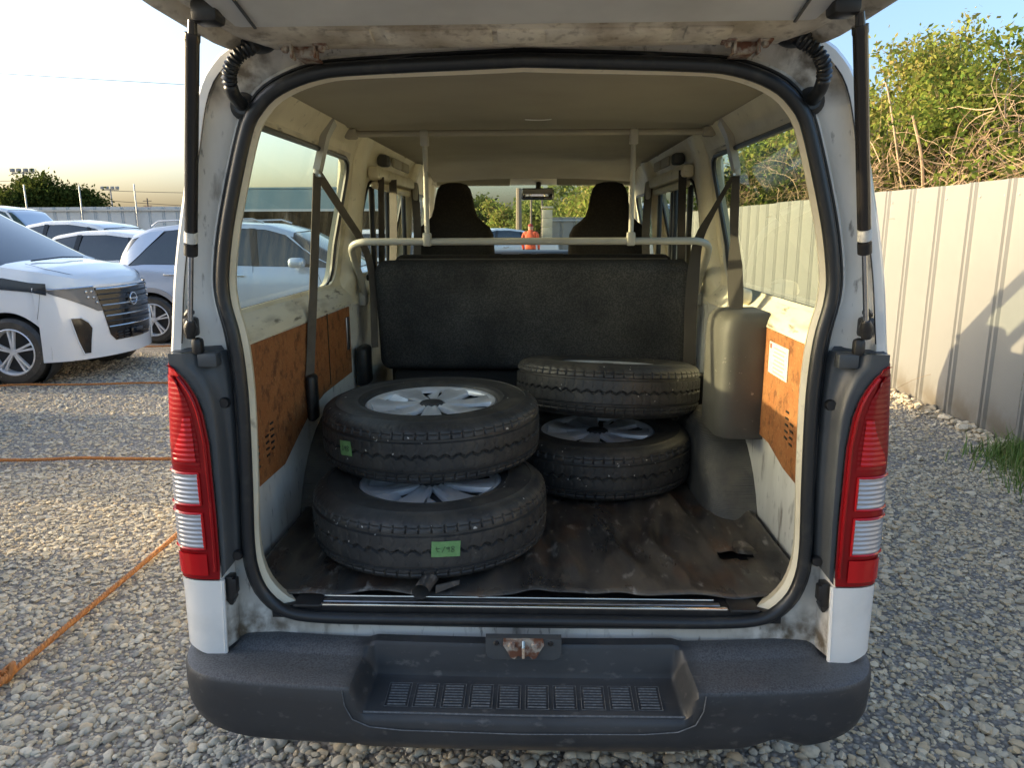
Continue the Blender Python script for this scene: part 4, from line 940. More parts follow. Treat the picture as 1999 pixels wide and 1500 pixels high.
for s in (-1, 1):
    belt([(s * .655, 2.62, 1.74), (s * .640, 2.58, 1.45), (s * .66, 2.55, 1.1)], .022, M['belt'], (.4 * s, 1, 0))
    MB().rbox((s * .650, 2.62, 1.70), (.03, .04, .10), .01).build('belt_anchor', M['pipe'], van)
    # sliding door window frames and upper box
    sf = MB(); sf.rbox((s * .672, 2.10, 1.735), (.05, .96, .055), .014, 2); sf.rbox((s * .682, 2.12, 1.685), (.03, .88, .03), .008, 2); f_ = sf.build('window_rail', M['cream'], van)
    for y in (1.70, 2.04, 2.12, 2.50): MB().rbox((s * .700, y, 1.47), (.022, .035, .42), .006).build('window_bar', M['rubber'], f_)
    MB().rbox((s * .715, 2.1, 1.285), (.03, .9, .03), .008).build('window_bar', M['rubber'], f_)
    for k in (0, 1): MB().rbox((s * .640, 2.02 + k * .22, 1.800), (.016, .17, .045), .006).build('vent_cover', M['visor'], f_)
    MB().rbox((s * .655, 1.78, 1.795), (.05, .07, .05), .012).build('rail_stop', M['boxgrey'], f_)
    # pillars between the windows
    for (y, w, x0, x1) in ((1.45, .15, .672, .740), (2.68, .13, .655, .735)):
        pl_ = MB(); RG = []
        for (z, xx) in ((1.19, x1 - .012), (1.24, x1 - .002), (1.30, x1 - .02), (1.60, lerp(x1, x0, .55) - .01), (1.76, x0), (1.85, x0 - .035)):
            d = .030 + .03 * smooth((z - 1.66) / .15); e_ = w / 2 * (1.0 + .35 * smooth((1.33 - z) / .1) + .3 * smooth((z - 1.70) / .1))
            RG.append([(s * q, y + dy, z) for q, dy in ((xx + .08, -e_), (xx + .02, -e_), (xx, -e_ * .7), (xx - .004, 0), (xx, e_ * .7), (xx + .02, e_), (xx + .08, e_))])
        pl_.loft(RG, False, False); pl_.build('inner_pillar', M['cream'], van, 50)
    br = MB(); br.rbox((s * .668, .62, 1.800), (.012, .9, .04), .005, 2)
# ---- bench seat (back towards the load space)
bn = empty('bench_seat', (.012, 1.56, .6)); bn.parent = van
bb = MB(); bb.rbox((0, -.04, .530), (1.325, .13, .475), .05, 5, rot=Matrix.Rotation(R(9), 4, 'X')); bb.build('backrest', M['carpet'], bn, 60)
bt = MB(); bt.rbox((0, .055, .555), (1.20, .10, .47), .045, 4, rot=Matrix.Rotation(R(9), 4, 'X')); bt.build('backrest_front', M['seatdark'], bn, 60)
bt = MB(); bt.rbox((0, .36, .22), (1.30, .50, .15), .04, 3); bt.build('cushion', M['seatdark'], bn, 60)
MB().rbox((0, .02, .215), (1.22, .06, .14), .02, 2).build('lower_flap', M['beltdark'], bn)
for x in (-.5, .5): MB().rbox((x, .30, .07), (.05, .45, .16), .01).build('leg', M['black'], bn)
MB().tube([(x, -.085, .772) for x in (-.56, -.3, 0, .3, .56)], .003, 5).build('seam', M['belt'], bn)
# ---- front seats
def seat_ring(z, hw, hd, n=20):
    out = []
    for k in range(n):
        a = 2 * math.pi * k / n; c, q = math.cos(a), math.sin(a); e = .55
        out.append((math.copysign(abs(c) ** e, c) * hw, math.copysign(abs(q) ** e, q) * hd, z))
    return out
for s in (-1, 1):
    fs = empty('front_seat', (s * .45, 2.78, .6)); fs.parent = van
    m_ = MB(); prof = [(.10, .235, .07), (.4, .24, .075), (.70, .238, .072), (.86, .228, .068), (.905, .205, .064), (.935, .165, .060), (.965, .135, .056), (1.01, .120, .053), (1.07, .110, .05), (1.12, .096, .045), (1.145, .075, .038), (1.155, .04, .02), (1.157, .01, .006)]
    m_.loft([seat_ring(z, hw, hd) for z, hw, hd in prof]); m_.build('backrest', M['seatdark'], fs, 60)
    m_ = MB(); m_.rbox((0, .28, .12), (.48, .50, .16), .05, 3); m_.build('cushion', M['seatdark'], fs, 60)
    m_ = MB(); m_.rbox((0, .26, .0), (.40, .40, .12), .02); m_.build('seat_base', M['black'], fs)
# ---- partition rail
gr = empty('guard_rail', (0, 1.15, 1.45)); gr.parent = van
half = [(-.705, .36, -.235), (-.698, .26, -.145), (-.690, .13, -.065), (-.672, .045, -.020), (-.63, .010, -.002), (-.56, 0, 0), (-.3, 0, 0)]
full = half + [(0, 0, 0)] + [(-x, y, z) for x, y, z in reversed(half)]
MB().tube(catmull(full, 8), .0135, 14).build('lower_bar', M['pipe'], gr, 60)
MB().tube([(-.64, 0, .385), (.64, 0, .385)], .0115, 12).build('upper_bar', M['headliner'], gr, 60)
for s in (-1, 1):
    MB().tube([(s * .378, .004, .0), (s * .378, .004, .40)], .0095, 12).build('upright', M['pipe'], gr, 60)
    for z, hgt in ((.0, .05), (.36, .055)): MB().rbox((s * .378, 0, z + .008), (.030, .034, hgt), .006, 2).build('clamp', M['pipe'], gr)
    MB().rbox((s * .645, 0, .385), (.045, .04, .035), .008).build('end_bracket', M['headliner'], gr)
    MB().rbox((s * .712, .36, -.245), (.03, .05, .06), .008).build('end_bracket', M['pipe'], gr)
# own road wheels, mostly hidden under the body
for s in (-1, 1):
    for y in (.985, 3.55):
        w_ = MB(); w_.lathe([(.19, -.08), (.30, -.09), (.335, -.06), (.335, .06), (.30, .09), (.19, .08)], 40, axis_mat((s * .74, y, .335), (1, 0, 0)), True); w_.build('road_wheel', M['tyre'], van)

# ------------------------------------------------------------------ rubber floor mat in the load space
fm = MB()
def matz(x, y):
    z = .0085 * math.sin(x * 2 * math.pi / .115 + .5 * math.sin(y * 4) + 1.2 * math.sin(x * 5)) * (1 if abs(x) < .6 else .3) * (.15 + .85 * smooth((y - .10) / .16)) * (.6 + .4 * math.sin(x * 9 + y * 5)) + .005 * math.sin(x * 5.1 + y * 3.7) * math.sin(y * 6.3 + 1) + .004 * math.sin(x * 17 + math.sin(y * 9) * 2)
    z += .007 * math.exp(-((y - .10) / .03) ** 2) * (.5 + .5 * math.sin(x * 9 + 1.3 * math.sin(x * 23))) + .03 * smooth((abs(x) - .66) / .05)
    z += smooth((y - .09) / .14) * .018 * math.exp(-((x - .26 - .04 * math.sin(y * 8)) / .016) ** 2) * smooth((.85 - y) * 2) + smooth((y - .09) / .14) * .014 * math.exp(-((x - .40 - .03 * math.sin(y * 11)) / .014) ** 2) + smooth((y - .09) / .14) * .013 * math.exp(-((x - .10 - .05 * math.sin(y * 6 + 1)) / .014) ** 2) + smooth((y - .09) / .14) * .012 * math.exp(-((x - .52 + .1 * (y - .5)) / .016) ** 2)
    return z
def matp(u, v):
    x = lerp(-.715, .715, u); y = lerp(.088 + .004 * math.sin(x * 13) + .004 * math.sin(x * 31 + 1) + .05 * smooth((abs(x) - .64) / .08), 1.72, v)
    return (x, y, .588 + matz(x, y) - .004)
fm.grid(matp, 120, 70)
# tear near the right rear corner
def torn(f):
    c = [Vector(fm.v[i]) for i in f]; m = sum(c, Vector()) / len(c); return ((m.x - .60) / .060) ** 2 + ((m.y - .335 - (m.x - .60) * .25) / .026) ** 2 < 1
fm.f = [f for f in fm.f if not torn(f)]
mo = fm.build('floor_mat', M['mat'], None, 60); so_ = mo.modifiers.new('t', 'SOLIDIFY'); so_.thickness = .004; so_.offset = -1
tag(mo, 'dirty black rubber mat covering the load floor, torn at the right', 'mat')
fp = MB(); fp.grid(lambda u, v: (.625 + .035 * math.cos(v * 4.2) * (1 - .3 * u), .345 + lerp(-.022, .022, u) + .01 * v, .594 + .018 * math.sin(v * 3.6)), 5, 12); fp.build('torn_flap', M['mat'], mo, 60)
fp = MB(); fp.grid(lambda u, v: (-.262 + .022 * math.cos(v * 5.2) + .02 * u, .065 + lerp(0, .06, u), .598 + .020 * math.sin(v * 5.2) + .012 * u), 6, 14); fp.build('torn_flap', M['mat'], mo, 60)
fp = MB(); fp.grid(lambda u, v: (-.225 + .055 * u, .075 + .05 * u + .018 * v, .590 + .018 * math.sin(v * 3.1) * (1 - .5 * u)), 8, 8); fp.build('torn_flap', M['mat'], mo, 60)

# ------------------------------------------------------------------ loose wheels in the load space
TR, TW = .345, .188
def tyre_mesh():
    NT = 576; ws_ = []
    half = TW / 2
    W_ = list(np.linspace(-.072, .072, 49))
    side_top = [(.208, .070), (.214, .083), (.222, .0885), (.228, .0900), (.231, .0920), (.234, .0905), (.250, .0930), (.268, .0940), (.288, .0930), (.2985, .0915), (.300, .0932), (.303, .0905), (.314, .0870), (.326, .082)]
    V = []; nper = None
    grooves = (-.045, .045); fine_g = (-.062, .062)
    for i in range(NT):
        a = 2 * math.pi * i / NT; row = []
        zz = abs(((i * 56 / NT) % 1) * 2 - 1) * 2 - 1           # zigzag
        for r, w in side_top: row.append((r, -w))
        for w in W_:
            r = TR - .0065 * (abs(w) / .072) ** 4 * 1.2
            d = 0
            for g_ in grooves:
                if abs(w - g_) < .0035: d = .007
            for g_ in fine_g:
                if abs(w - g_) < .0012: d = max(d, .003)
            if abs(w - zz * .0055) < .0032: d = .007
            ph = (i * 64 / NT + (.25 if w > 0 else 0) + abs(w) * 6) % 1
            if abs(w) > .046 and ph < .11: d = max(d, .005)
            ph2 = (i * 64 / NT * 4 + abs(w) * 6) % 1
            if .048 < abs(w) < .071 and ph2 < .22: d = max(d, .0012)
            ph3 = (i * 64 / NT + .5 + abs(abs(w) - .026) * 14) % 1
            if .012 < abs(w) < .040 and ph3 < .10: d = max(d, .0022)
            row.append((r - d, w))
        # shoulder blocks
        for r, w in reversed(side_top): row.append((r, w))
        ph = (i * 64 / NT) % 1
        KS = len(side_top) - 1; row[KS] = (row[KS][0] - (.003 if ph < .14 else 0), row[KS][1]); row[-KS - 1] = (row[-KS - 1][0] - (.003 if ph < .14 else 0), row[-KS - 1][1])
        V.append([(r * math.cos(a), r * math.sin(a), w) for r, w in row])
    n = len(V[0]); A = np.array(V).reshape(-1, 3); i = np.arange(NT); Fq = []
    for j in range(n - 1):
        a = i * n + j; b = ((i + 1) % NT) * n + j; Fq.append(np.stack([a, b, b + 1, a + 1], 1))
    return A, np.concatenate(Fq)
A_, F_ = tyre_mesh()
def superell(a, k): return a
def cover_parts(root):
    o = MB(); o.lathe([(.212, .066), (.210, .074), (.204, .078), (.196, .076), (.190, .070), (.186, .060)], 72); ring = o.build('wheel_cover', M['alloy'], root)
    MB().lathe([(.19, .052), (.05, .048), (0, .048)], 48).build('cover_recess', M['alloydark'], ring)
    sp = MB()
    for k in range(7):
        a = 2 * math.pi * k / 7; rg = []
        for (r, h0, z) in ((.040, .020, .072), (.075, .026, .070), (.12, .033, .068), (.165, .042, .070), (.192, .052, .074)):
            c = [(-h0, z - .018), (-h0 * .93, z - .003), (-h0 * .55, z + .001), (0, z - .003), (h0 * .55, z + .001), (h0 * .93, z - .003), (h0, z - .018)]
            rg.append([(r * math.cos(a) - y * math.sin(a), r * math.sin(a) + y * math.cos(a), zz) for y, zz in c])
        m = MB().loft(rg, False, False); m.build('spoke', M['alloy'], ring, 30)
        # slanted fin beside each opening
        a2 = a + math.pi / 7; f = MB(); f.grid(lambda u, v: (lerp(.115, .186, u) * math.cos(a2 + lerp(-.16, .10, v)), lerp(.115, .186, u) * math.sin(a2 + lerp(-.16, .10, v)), lerp(.072, .052, v) - .008 * (1 - u)), 5, 5); f.build('fin', M['alloy'], ring, 40)
    MB().lathe([(0, .080), (.02, .080), (.034, .076), (.040, .068), (.040, .055)], 28).build('center_cap', M['alloydark'], ring)
    MB().lathe([(.0, -.05), (.20, -.055), (.208, -.07)], 40).build('rim_back', M['steel'], root)
whl = empty('spare_wheel', (-.284, .445, .688))
np_mesh('tyre', A_, F_, M['tyre'], whl).data.set_sharp_from_angle(angle=R(40)); cover_parts(whl)
def tape(root, ang, z, w, h, tilt, digits):
    m = MB()
    def fn(u, v):
        y, zz = lerp(-w / 2, w / 2, u), lerp(-h / 2, h / 2, v); y, zz = y * math.cos(tilt) - zz * math.sin(tilt), y * math.sin(tilt) + zz * math.cos(tilt)
        a = ang + y / TR; r = TR + .0022 + .0008 * math.sin(u * 9 + v * 5); return (r * math.cos(a), r * math.sin(a), z + zz)
    m.grid(fn, 10, 6); o = m.build('tape_label', M['tape'], root)
    # handwritten strokes, written upside down when the wheel lies this way
    def st(pts, x0):
        q = []
        for (x, y) in catmull([(a, b, 0) for a, b in pts], 5) if False else [(p.x, p.y) for p in catmull([(a, b, 0) for a, b in pts], 5)]:
            yy, zz = (x0 + x), y
            yy, zz = yy * math.cos(tilt) - zz * math.sin(tilt), yy * math.sin(tilt) + zz * math.cos(tilt)
            a = ang + yy / TR; r = TR + .0042; q.append((r * math.cos(a), r * math.sin(a), z + zz))
        return q
    ik = MB()
    for d, x0 in digits:
        for s_ in STROKES[d]: ik.tube(st(s_, x0), .0006, 4)
    ik.build('handwriting', M['ink'], o)
k_ = .008
STROKES = {'t': [[(-.5 * k_, k_), (-.3 * k_, -.6 * k_), (.5 * k_, -.8 * k_)], [(-.9 * k_, .2 * k_), (.7 * k_, .3 * k_)]], '/': [[(.5 * k_, k_), (-.4 * k_, -k_)]], '9': [[(.5 * k_, .8 * k_), (-.4 * k_, .5 * k_), (.1 * k_, 0), (.5 * k_, .7 * k_), (.4 * k_, -k_)]], '8': [[(0, 0), (.5 * k_, .5 * k_), (0, k_), (-.5 * k_, .5 * k_), (0, 0), (.5 * k_, -.5 * k_), (0, -k_), (-.5 * k_, -.5 * k_), (0, 0)]], '1': [[(0, k_), (0, -k_)]], '6': [[(.4 * k_, k_), (-.4 * k_, -.2 * k_), (0, -k_), (.5 * k_, -.5 * k_), (-.3 * k_, -.2 * k_)]]}
GW = 'loose wheels stacked in the van'
tag(whl, 'wheel lying at the front left bottom, green tape near its middle', 'wheel', GW)
w2 = copy_tree(whl); w2.location = (-.305, .655, .8785); w2.rotation_euler = (R(.6), R(-.5), R(20)); tag(w2, 'wheel on top of the left stack, green tape at its left side', 'wheel', GW)
w3 = copy_tree(whl); w3.location = (.258, 1.02, .688); w3.rotation_euler = (0, 0, R(47)); tag(w3, 'bottom wheel of the right stack, in the shade behind the left wheels', 'wheel', GW)
w4 = copy_tree(whl); w4.location = (.300, 1.125, .9135); w4.rotation_euler = (Matrix.Rotation(R(-7.0), 3, 'X') @ Matrix.Rotation(R(2.0), 3, 'Y') @ Matrix.Rotation(R(80), 3, 'Z')).to_euler(); tag(w4, 'wheel on top of the right stack against the bench seat back', 'wheel', GW)
tape(whl, R(-90 + 14.0), .008, .074, .042, R(-3), [('t', -.020), ('/', -.007), ('9', .004), ('8', .017)])
tape(w2, R(-90 - 20 - 38), .006, .050, .044, R(5), [('6', -.012), ('9', .0), ('8', .012)])
# ------------------------------------------------------------------ parked cars (local x forward from the front axle, y left, z up)
def paint(name, c, rough=.22, metal=0.0): return pm(name, c, rough, metal=metal, coat=.9, spec=.5)
M['pearl'] = paint('pearl_white_paint', (.74, .74, .73))
M['silverblue'] = paint('silver_blue_paint', (.44, .51, .62), .28, .3)
M['silver'] = paint('silver_paint', (.48, .50, .52), .26, .5)
M['white2'] = paint('white_car_paint', (.70, .71, .71))
M['gloss'] = pm('gloss_black', (.010, .010, .011), .16, spec=.35, coat=.3)
M['cladding'] = pm('dark_cladding', (.03, .031, .033), .6)
M['lampglass'] = pm('headlamp_lens', (.10, .11, .125), .22, spec=.35, coat=.25)
M['led'] = pm('headlamp_chrome', (.8, .8, .8), .1, metal=1.0)
M['greyclad'] = pm('grey_arch_cladding', (.30, .31, .33), .5)
def wheel_parts(root, x, y, r, w, rim_mat, spokes=5, dark=None, side=-1):
    wr = MB(); m = axis_mat((x, y, r), (0, side, 0))
    wr.lathe([(r * .66, -w / 2), (r * .88, -w / 2), (r * .985, -w * .38), (r, -w * .2), (r, w * .2), (r * .985, w * .38), (r * .88, w / 2), (r * .70, w / 2), (r * .66, w * .40)], 48, m, True); t = wr.build('tyre', M['tyre'], root)
    rm = MB(); rm.lathe([(r * .70, w * .46), (r * .66, w * .50), (r * .63, w * .44), (r * .60, w * .1)], 48, m); ro = rm.build('rim', rim_mat, t)
    MB().lathe([(0, w * .02), (r * .62, w * .06)], 32, m).build('brake_shadow', M['cladding'], t)
    for k in range(spokes):
        a = 2 * math.pi * k / spokes + .3; rg = []
        for f in (-.10, .10):
            for rr, hw in ((r * .10, r * .05), (r * .4, r * .038), (r * .64, r * .05)): pass
            b = a + f * 1.3; rg = []
            for rr, hw in ((r * .08, r * .040), (r * .36, r * .032), (r * .64, r * .040)):
                c_, s_ = math.cos(b), math.sin(b); rg.append([tuple(m @ Vector((rr * c_ - q * s_, rr * s_ + q * c_, zz))) for q, zz in ((-hw, w * .30), (-hw * .8, w * .42), (hw * .8, w * .42), (hw, w * .30))])
            MB().loft(rg, True, True).build('spoke', rim_mat, t, 30)
    MB().lathe([(0, w * .44), (r * .09, w * .43), (r * .11, w * .36)], 16, m).build('hub', dark or rim_mat, t)
    return t
def car(name, label, cat, loc, rz, P, mats, group=None):
    """P: L0,L1 (rear, front x), W, wb, r, belt [(x,z)], roof [(x,z)], sill"""
    root = empty(name, loc, rz); L0, L1, W = P['L0'], P['L1'], P['W'] / 2; belt, roof, sill = P['belt'], P['roof'], P.get('sill', .24)
    ax = [0, -P['wb']]; ra = P['r'] + .055
    xs = set(np.linspace(L0, L1, 60).tolist()); end = P.get('end', .35)
    for k in range(14): xs.add(L1 - end * (1 - math.cos(k / 14 * 1.5708))); xs.add(L0 + end * (1 - math.cos(k / 14 * 1.5708)))
    for a in ax:
        for k in range(25): xs.add(a - ra * math.cos(k / 24 * math.pi))
    xs = sorted(x for x in xs if L0 <= x <= L1); X = [xs[0]]
    for x in xs[1:]:
        if x - X[-1] > .004: X.append(x)
    def plan(x):
        f = 1.0
        for e, lim in ((L1 - x, end), (x - L0, end)):
            if e < lim: f = min(f, (1 - (1 - max(e, 0) / lim) ** 3.0) ** .42 if e > 0 else .0)
        f = max(f, .55)
        if 'bow' in P and L1 - x < P['bow']: f = min(f, max(.04, math.sqrt(max(0, 1 - (1 - (L1 - x) / P['bow']) ** 2))))
        return f
    def zbot(x):
        z = sill + .05 * smooth((abs(x - (L0 + L1) / 2) - (L1 - L0) / 2 + .35) / .35)
        for a in ax:
            if abs(x - a) < ra: z = max(z, P['r'] + math.sqrt(ra * ra - (x - a) ** 2))
        return z
    rg = []
    for x in X:
        f = plan(x); w = W * f; zb = zbot(x); zt = interp(belt, x); rows = []
        for t, k in ((0, .975), (.12, .992), (.3, 1.0), (.5, 1.0), (.68, .997), (.82, .985), (.93, .962), (1.0, .93)):
            z = lerp(zb, zt, t); kk = interp([(sill, .975), (lerp(sill, zt, .3), 1.0), (lerp(sill, zt, .6), 1.0), (lerp(sill, zt, .9), .97), (zt, .93)], z); rows.append((w * kk, z))
        rows += [(w * .80, zt + .022), (w * .5, zt + .040), (0, zt + .048)]
        rg.append([(x, -a, b) for a, b in rows] + [(x, a, b) for a, b in reversed(rows[:-1])])
    MB().loft(rg, False, False).add([p for p in rg[-1]] + [p for p in rg[0]], [tuple(range(len(rg[0]))), tuple(len(rg[0]) + k for k in range(len(rg[0]) - 1, -1, -1))]).build('body', mats['body'], root, 40)
    # cabin
    c0, c1 = roof[0][0], roof[-1][0]; XC = sorted(set(np.linspace(c0, c1, 44).tolist())); gr_, rr_ = [], []
    top = max(z for _, z in roof)
    def sec(x, d=0):
        zb = interp(belt, x) + .005; zr = max(interp(roof, x), zb + .003); h = zr - zb; w0 = W * plan(x) * .935; w1 = w0 - min(.17, .20 * h / .5 * .8)
        return zb, zr, w0 + d, w1 + d
    for x in XC:
        zb, zr, w0, w1 = sec(x)
        half = [(w0, zb), (lerp(w0, w1, .5), lerp(zb, zr, .5)), (w1 + .01, zr - .055 if zr - zb > .12 else lerp(zb, zr, .6)), (w1 - .03, zr - .012), (w1 - .10, zr), (0, zr + .018)]
        gr_.append([(x, -a, b) for a, b in half] + [(x, a, b) for a, b in reversed(half[:-1])])
    MB().loft(gr_, False, False).build('cabin_glass', mats['glass'], root, 50)
    rx = [x for x in XC if interp(roof, x) > top - P.get('rdrop', .09)]
    for x in rx:
        zb, zr, w0, w1 = sec(x); half = [(w1 + .016, zr - .058), (w1 + .0, zr - .035), (w1 - .025, zr - .004), (w1 - .10, zr + .007), (0, zr + .025)]
        rr_.append([(x, -a, b) for a, b in half] + [(x, a, b) for a, b in reversed(half[:-1])])
    MB().loft(rr_, False, False).build('roof', mats['body'], root, 50)
    for s in (-1, 1):
        for (xb, xt, wd, mt) in P['pillars']:
            pg = MB()
            def pf(i, t, s=s, xb=xb, xt=xt, wd=wd):
                x = min(max(lerp(xb, xt, t) + lerp(-wd, wd, i), c0 + .002), c1 - .002); zb, zr, w0, w1 = sec(x, .004); z_ = lerp(zb, zr - .05, t); f = max(0, min(1, (z_ - zb) / max(.03, zr - zb)))
                return (x, s * (lerp(w0, w1, f) + .006), z_)
            pg.grid(pf, 6, 7); pg.build('pillar', mats[mt], root)
        for (x, y) in ((0, 1), (-P['wb'], 1)): wheel_parts(root, x, s * (W - P.get('tw', .2) / 2 - .01), P['r'], P.get('tw', .2), mats['rim'], 5, side=s)
        for a in ax: MB().lathe([(ra, 0), (ra * .9, -.25), (.0, -.26)], 32, axis_mat((a, s * (W - .03), P['r']), (0, s, 0))).build('wheel_well', M['cladding'], root)
        for (xh, zh) in P.get('handles', ()): MB().rbox((xh, s * (W + .012), zh), (.20, .02, .028), .009, 2).build('door_handle', mats.get('handle', mats['body']), root)
        for q in P.get('seams', ()): MB().tube([(x, s * (W * interp([(.2, .978), (.45, 1.0), (.75, 1.0), (.95, .975), (1.1, .94)], z) + .0005), z) for x, z in q], .003, 4).build('door_seam', M['cladding'], root)
        if 'mirror' in P:
            mx, mz = P['mirror']; m_ = MB(); m_.rbox((mx, s * (W + .11), mz), (.20, .18, .13), .05, 3); m_.tube([(mx, s * (W - .06), mz - .06), (mx, s * (W + .06), mz - .03)], .02, 6); m_.build('door_mirror', mats['body'], root)
    MB().box(((L0 + L1) / 2, 0, .30), (L1 - L0 - .5, W * 1.7, .16)).build('underbody', M['cladding'], root, 0)
    tag(root, label, cat, group); return root, plan, sec
GC = 'cars parked in the yard'
# --- white minivan with the dark grille
BELT = [(-3.75, 1.02), (-3.0, 1.08), (-1.3, 1.08), (-.45, 1.12), (-.05, 1.155), (.32, 1.10), (.56, 1.025), (.67, .965), (.74, .88)]
ROOF = [(-3.74, 1.10), (-3.70, 1.55), (-3.60, 1.76), (-3.0, 1.84), (-1.8, 1.855), (-1.35, 1.83), (-1.05, 1.74), (-.05, 1.175)]
Pm = dict(L0=-3.76, L1=.74, bow=.55, W=1.70, wb=2.87, r=.335, belt=BELT, roof=ROOF, sill=.23, end=.42, tw=.205, pillars=[(-.10, -1.15, .035, 'body'), (-.75, -1.28, .03, 'dark'), (-1.75, -1.80, .05, 'dark'), (-2.9, -2.95, .06, 'dark'), (-3.66, -3.58, .06, 'body')], handles=((-1.55, .93), (-1.85, .93)), seams=([(-.42, .35), (-.40, .8), (-.50, 1.08)], [(-1.68, .3), (-1.68, 1.06)]), mirror=(-.72, 1.16))
mt = dict(body=M['pearl'], glass=M['carglass'], dark=M['gloss'], rim=M['alloy'])
mv, plan_m, _ = car('minivan', 'white minivan with dark slatted grille at the left picture edge', 'minivan', (-5.03, 6.07, 0), 0, Pm, mt, GC)
def front(y, z, d=0.0):
    """point on the minivan nose at height z, offset d outwards"""
    a = min(abs(y) / .85, .998); e = .52 * (1 - math.sqrt(1 - a * a))
    lean = .10 * max(0, (z - .62)) ** 1.1 + .02 * max(0, .4 - z)
    return (.765 - e - lean + d, y, z)
def patch(name, mat, par, outline, d, thick=None, nz=8):
    """skin patch on the nose: outline = (z, y0, y1) rows"""
    m = MB(); rows = []
    for (z, y0, y1) in outline: rows.append([front(lerp(y0, y1, k / 14), z, d) for k in range(15)])
    m.loft(rows, False, False); return m.build(name, mat, par, 45)
for sgn in (1,):
    fz = MB(); fz.loft([[front(lerp(-.845, .845, k / 40), z, .012) for k in range(41)] for z in (.235, .30, .40, .52, .62, .72, .82, .90, .955)], False, False); fas = fz.build('front_bumper', M['pearl'], mv, 45)
gl_ = patch('grille', M['gloss'], mv, [(.385, -.32, .32), (.45, -.38, .38), (.58, -.41, .41), (.70, -.43, .43), (.82, -.455, .455), (.93, -.48, .48)], .018)
for k, z in enumerate((.53, .585, .64, .695, .75, .805, .86, .915)):
    hw = interp([(.45, .38), (.58, .41), (.70, .43), (.82, .455), (.93, .48)], z); MB().tube([front(lerp(-hw, hw, j / 20) * .985, z, .026) for j in range(21)], .0075 if k not in (7,) else .012, 6).build('grille_bar', M['chrome'] if k in (0, 7) else (M['steel'] if k in (2, 4) else M['cladding']), gl_)
for z in (.40, .43, .46):
    for y in (-.26, -.16, .16, .26): MB().rbox(front(y, z, .020), (.012, .085, .010), .003).build('lower_slot', M['cladding'], gl_)
MB().rbox(front(0, .435, .03), (.02, .22, .10), .01).build('plate_mount', M['gloss'], gl_)
em = MB(); em.tube([tuple(Vector(front(0, .785, .040)) + Vector((0, .062 * math.cos(t), .062 * math.sin(t)))) for t in [2 * math.pi * k / 28 for k in range(28)]], .007, 6, closed=True); em.rbox(front(0, .785, .044), (.008, .15, .020), .003); em.build('emblem', M['chrome'], gl_)
for s in (-1, 1):
    hl_ = patch('headlamp', M['lampglass'], mv, [(.70, s * .43, s * .48), (.77, s * .45, s * .60), (.83, s * .462, s * .70), (.88, s * .475, s * .78), (.925, s * .485, s * .825), (.945, s * .485, s * .825)], .020)
    MB().tube([front(s * lerp(.49, .82, k / 12), lerp(.945, .935, k / 12), .026) for k in range(13)], .009, 6).build('daytime_strip', M['led'], hl_)
    for (y, z) in ((.51, .895), (.56, .895), (.50, .835), (.55, .84), (.475, .785)): MB().rbox(front(s * y, z, .022), (.016, .034, .026), .006).build('lamp_unit', M['led'], hl_)
    # black swoosh running back from the lamp along the wing
    sw = MB(); sw.loft([[(x, s * (.8505 * interp([(.8, .995), (1.0, .975), (1.12, .94)], z) + .004), z) for x in (.42,)] + [(x, s * (.8505 * interp([(.8, .996), (.95, .985), (1.12, .945)], zz) + .006), zz) for x, zz in ((.26, lerp(.93, z + .03, .8)), (.0, z + .055), (-.4, z + .075), (-.8, z + .085))] for z in (.885, .915, .945, .975, .995)], False, False); sw.build('wing_swoosh', M['gloss'], mv)
    iv = patch('side_intake', M['gloss'], mv, [(.29, s * .59, s * .65), (.42, s * .575, s * .685), (.54, s * .555, s * .705), (.60, s * .585, s * .712), (.65, s * .64, s * .718)], .022)
    MB().tube([front(s * y, z, .020) for z, y in ((.29, .59), (.42, .575), (.54, .555), (.60, .585), (.65, .64), (.65, .718), (.42, .685), (.29, .65))], .008, 5, closed=True).build('intake_rim', M['pearl'], iv)
MB().tube([(.05, -.45, 1.195), (.08, .0, 1.215), (.05, .40, 1.20)], .008, 5).build('wiper', M['gloss'], mv)
MB().tube([(.10, -.62, 1.175), (.32, -.66, 1.125), (.48, -.58, 1.075), (.56, -.50, 1.04)], .002, 4).build('bonnet_seam', M['cladding'], mv)
MB().tube([(.36, -.845, .90), (.34, -.852, .78), (.31, -.853, .66)], .002, 4).build('bumper_seam', M['cladding'], mv)
# unseen minivans added outside the frame to shade the gravel and left tail lamp
for (x, y, lb) in ((-5.95, 3.45, 'unseen white minivan added beside the first one to shade the gravel'), (-3.62, .72, 'unseen white minivan added nearest the camera to shade the left tail lamp'), (-3.2, -1.6, 'unseen white minivan added behind the camera on the left for its shadow')):
    c = copy_tree(mv); c.location = (x, y, 0); c['label'] = lb
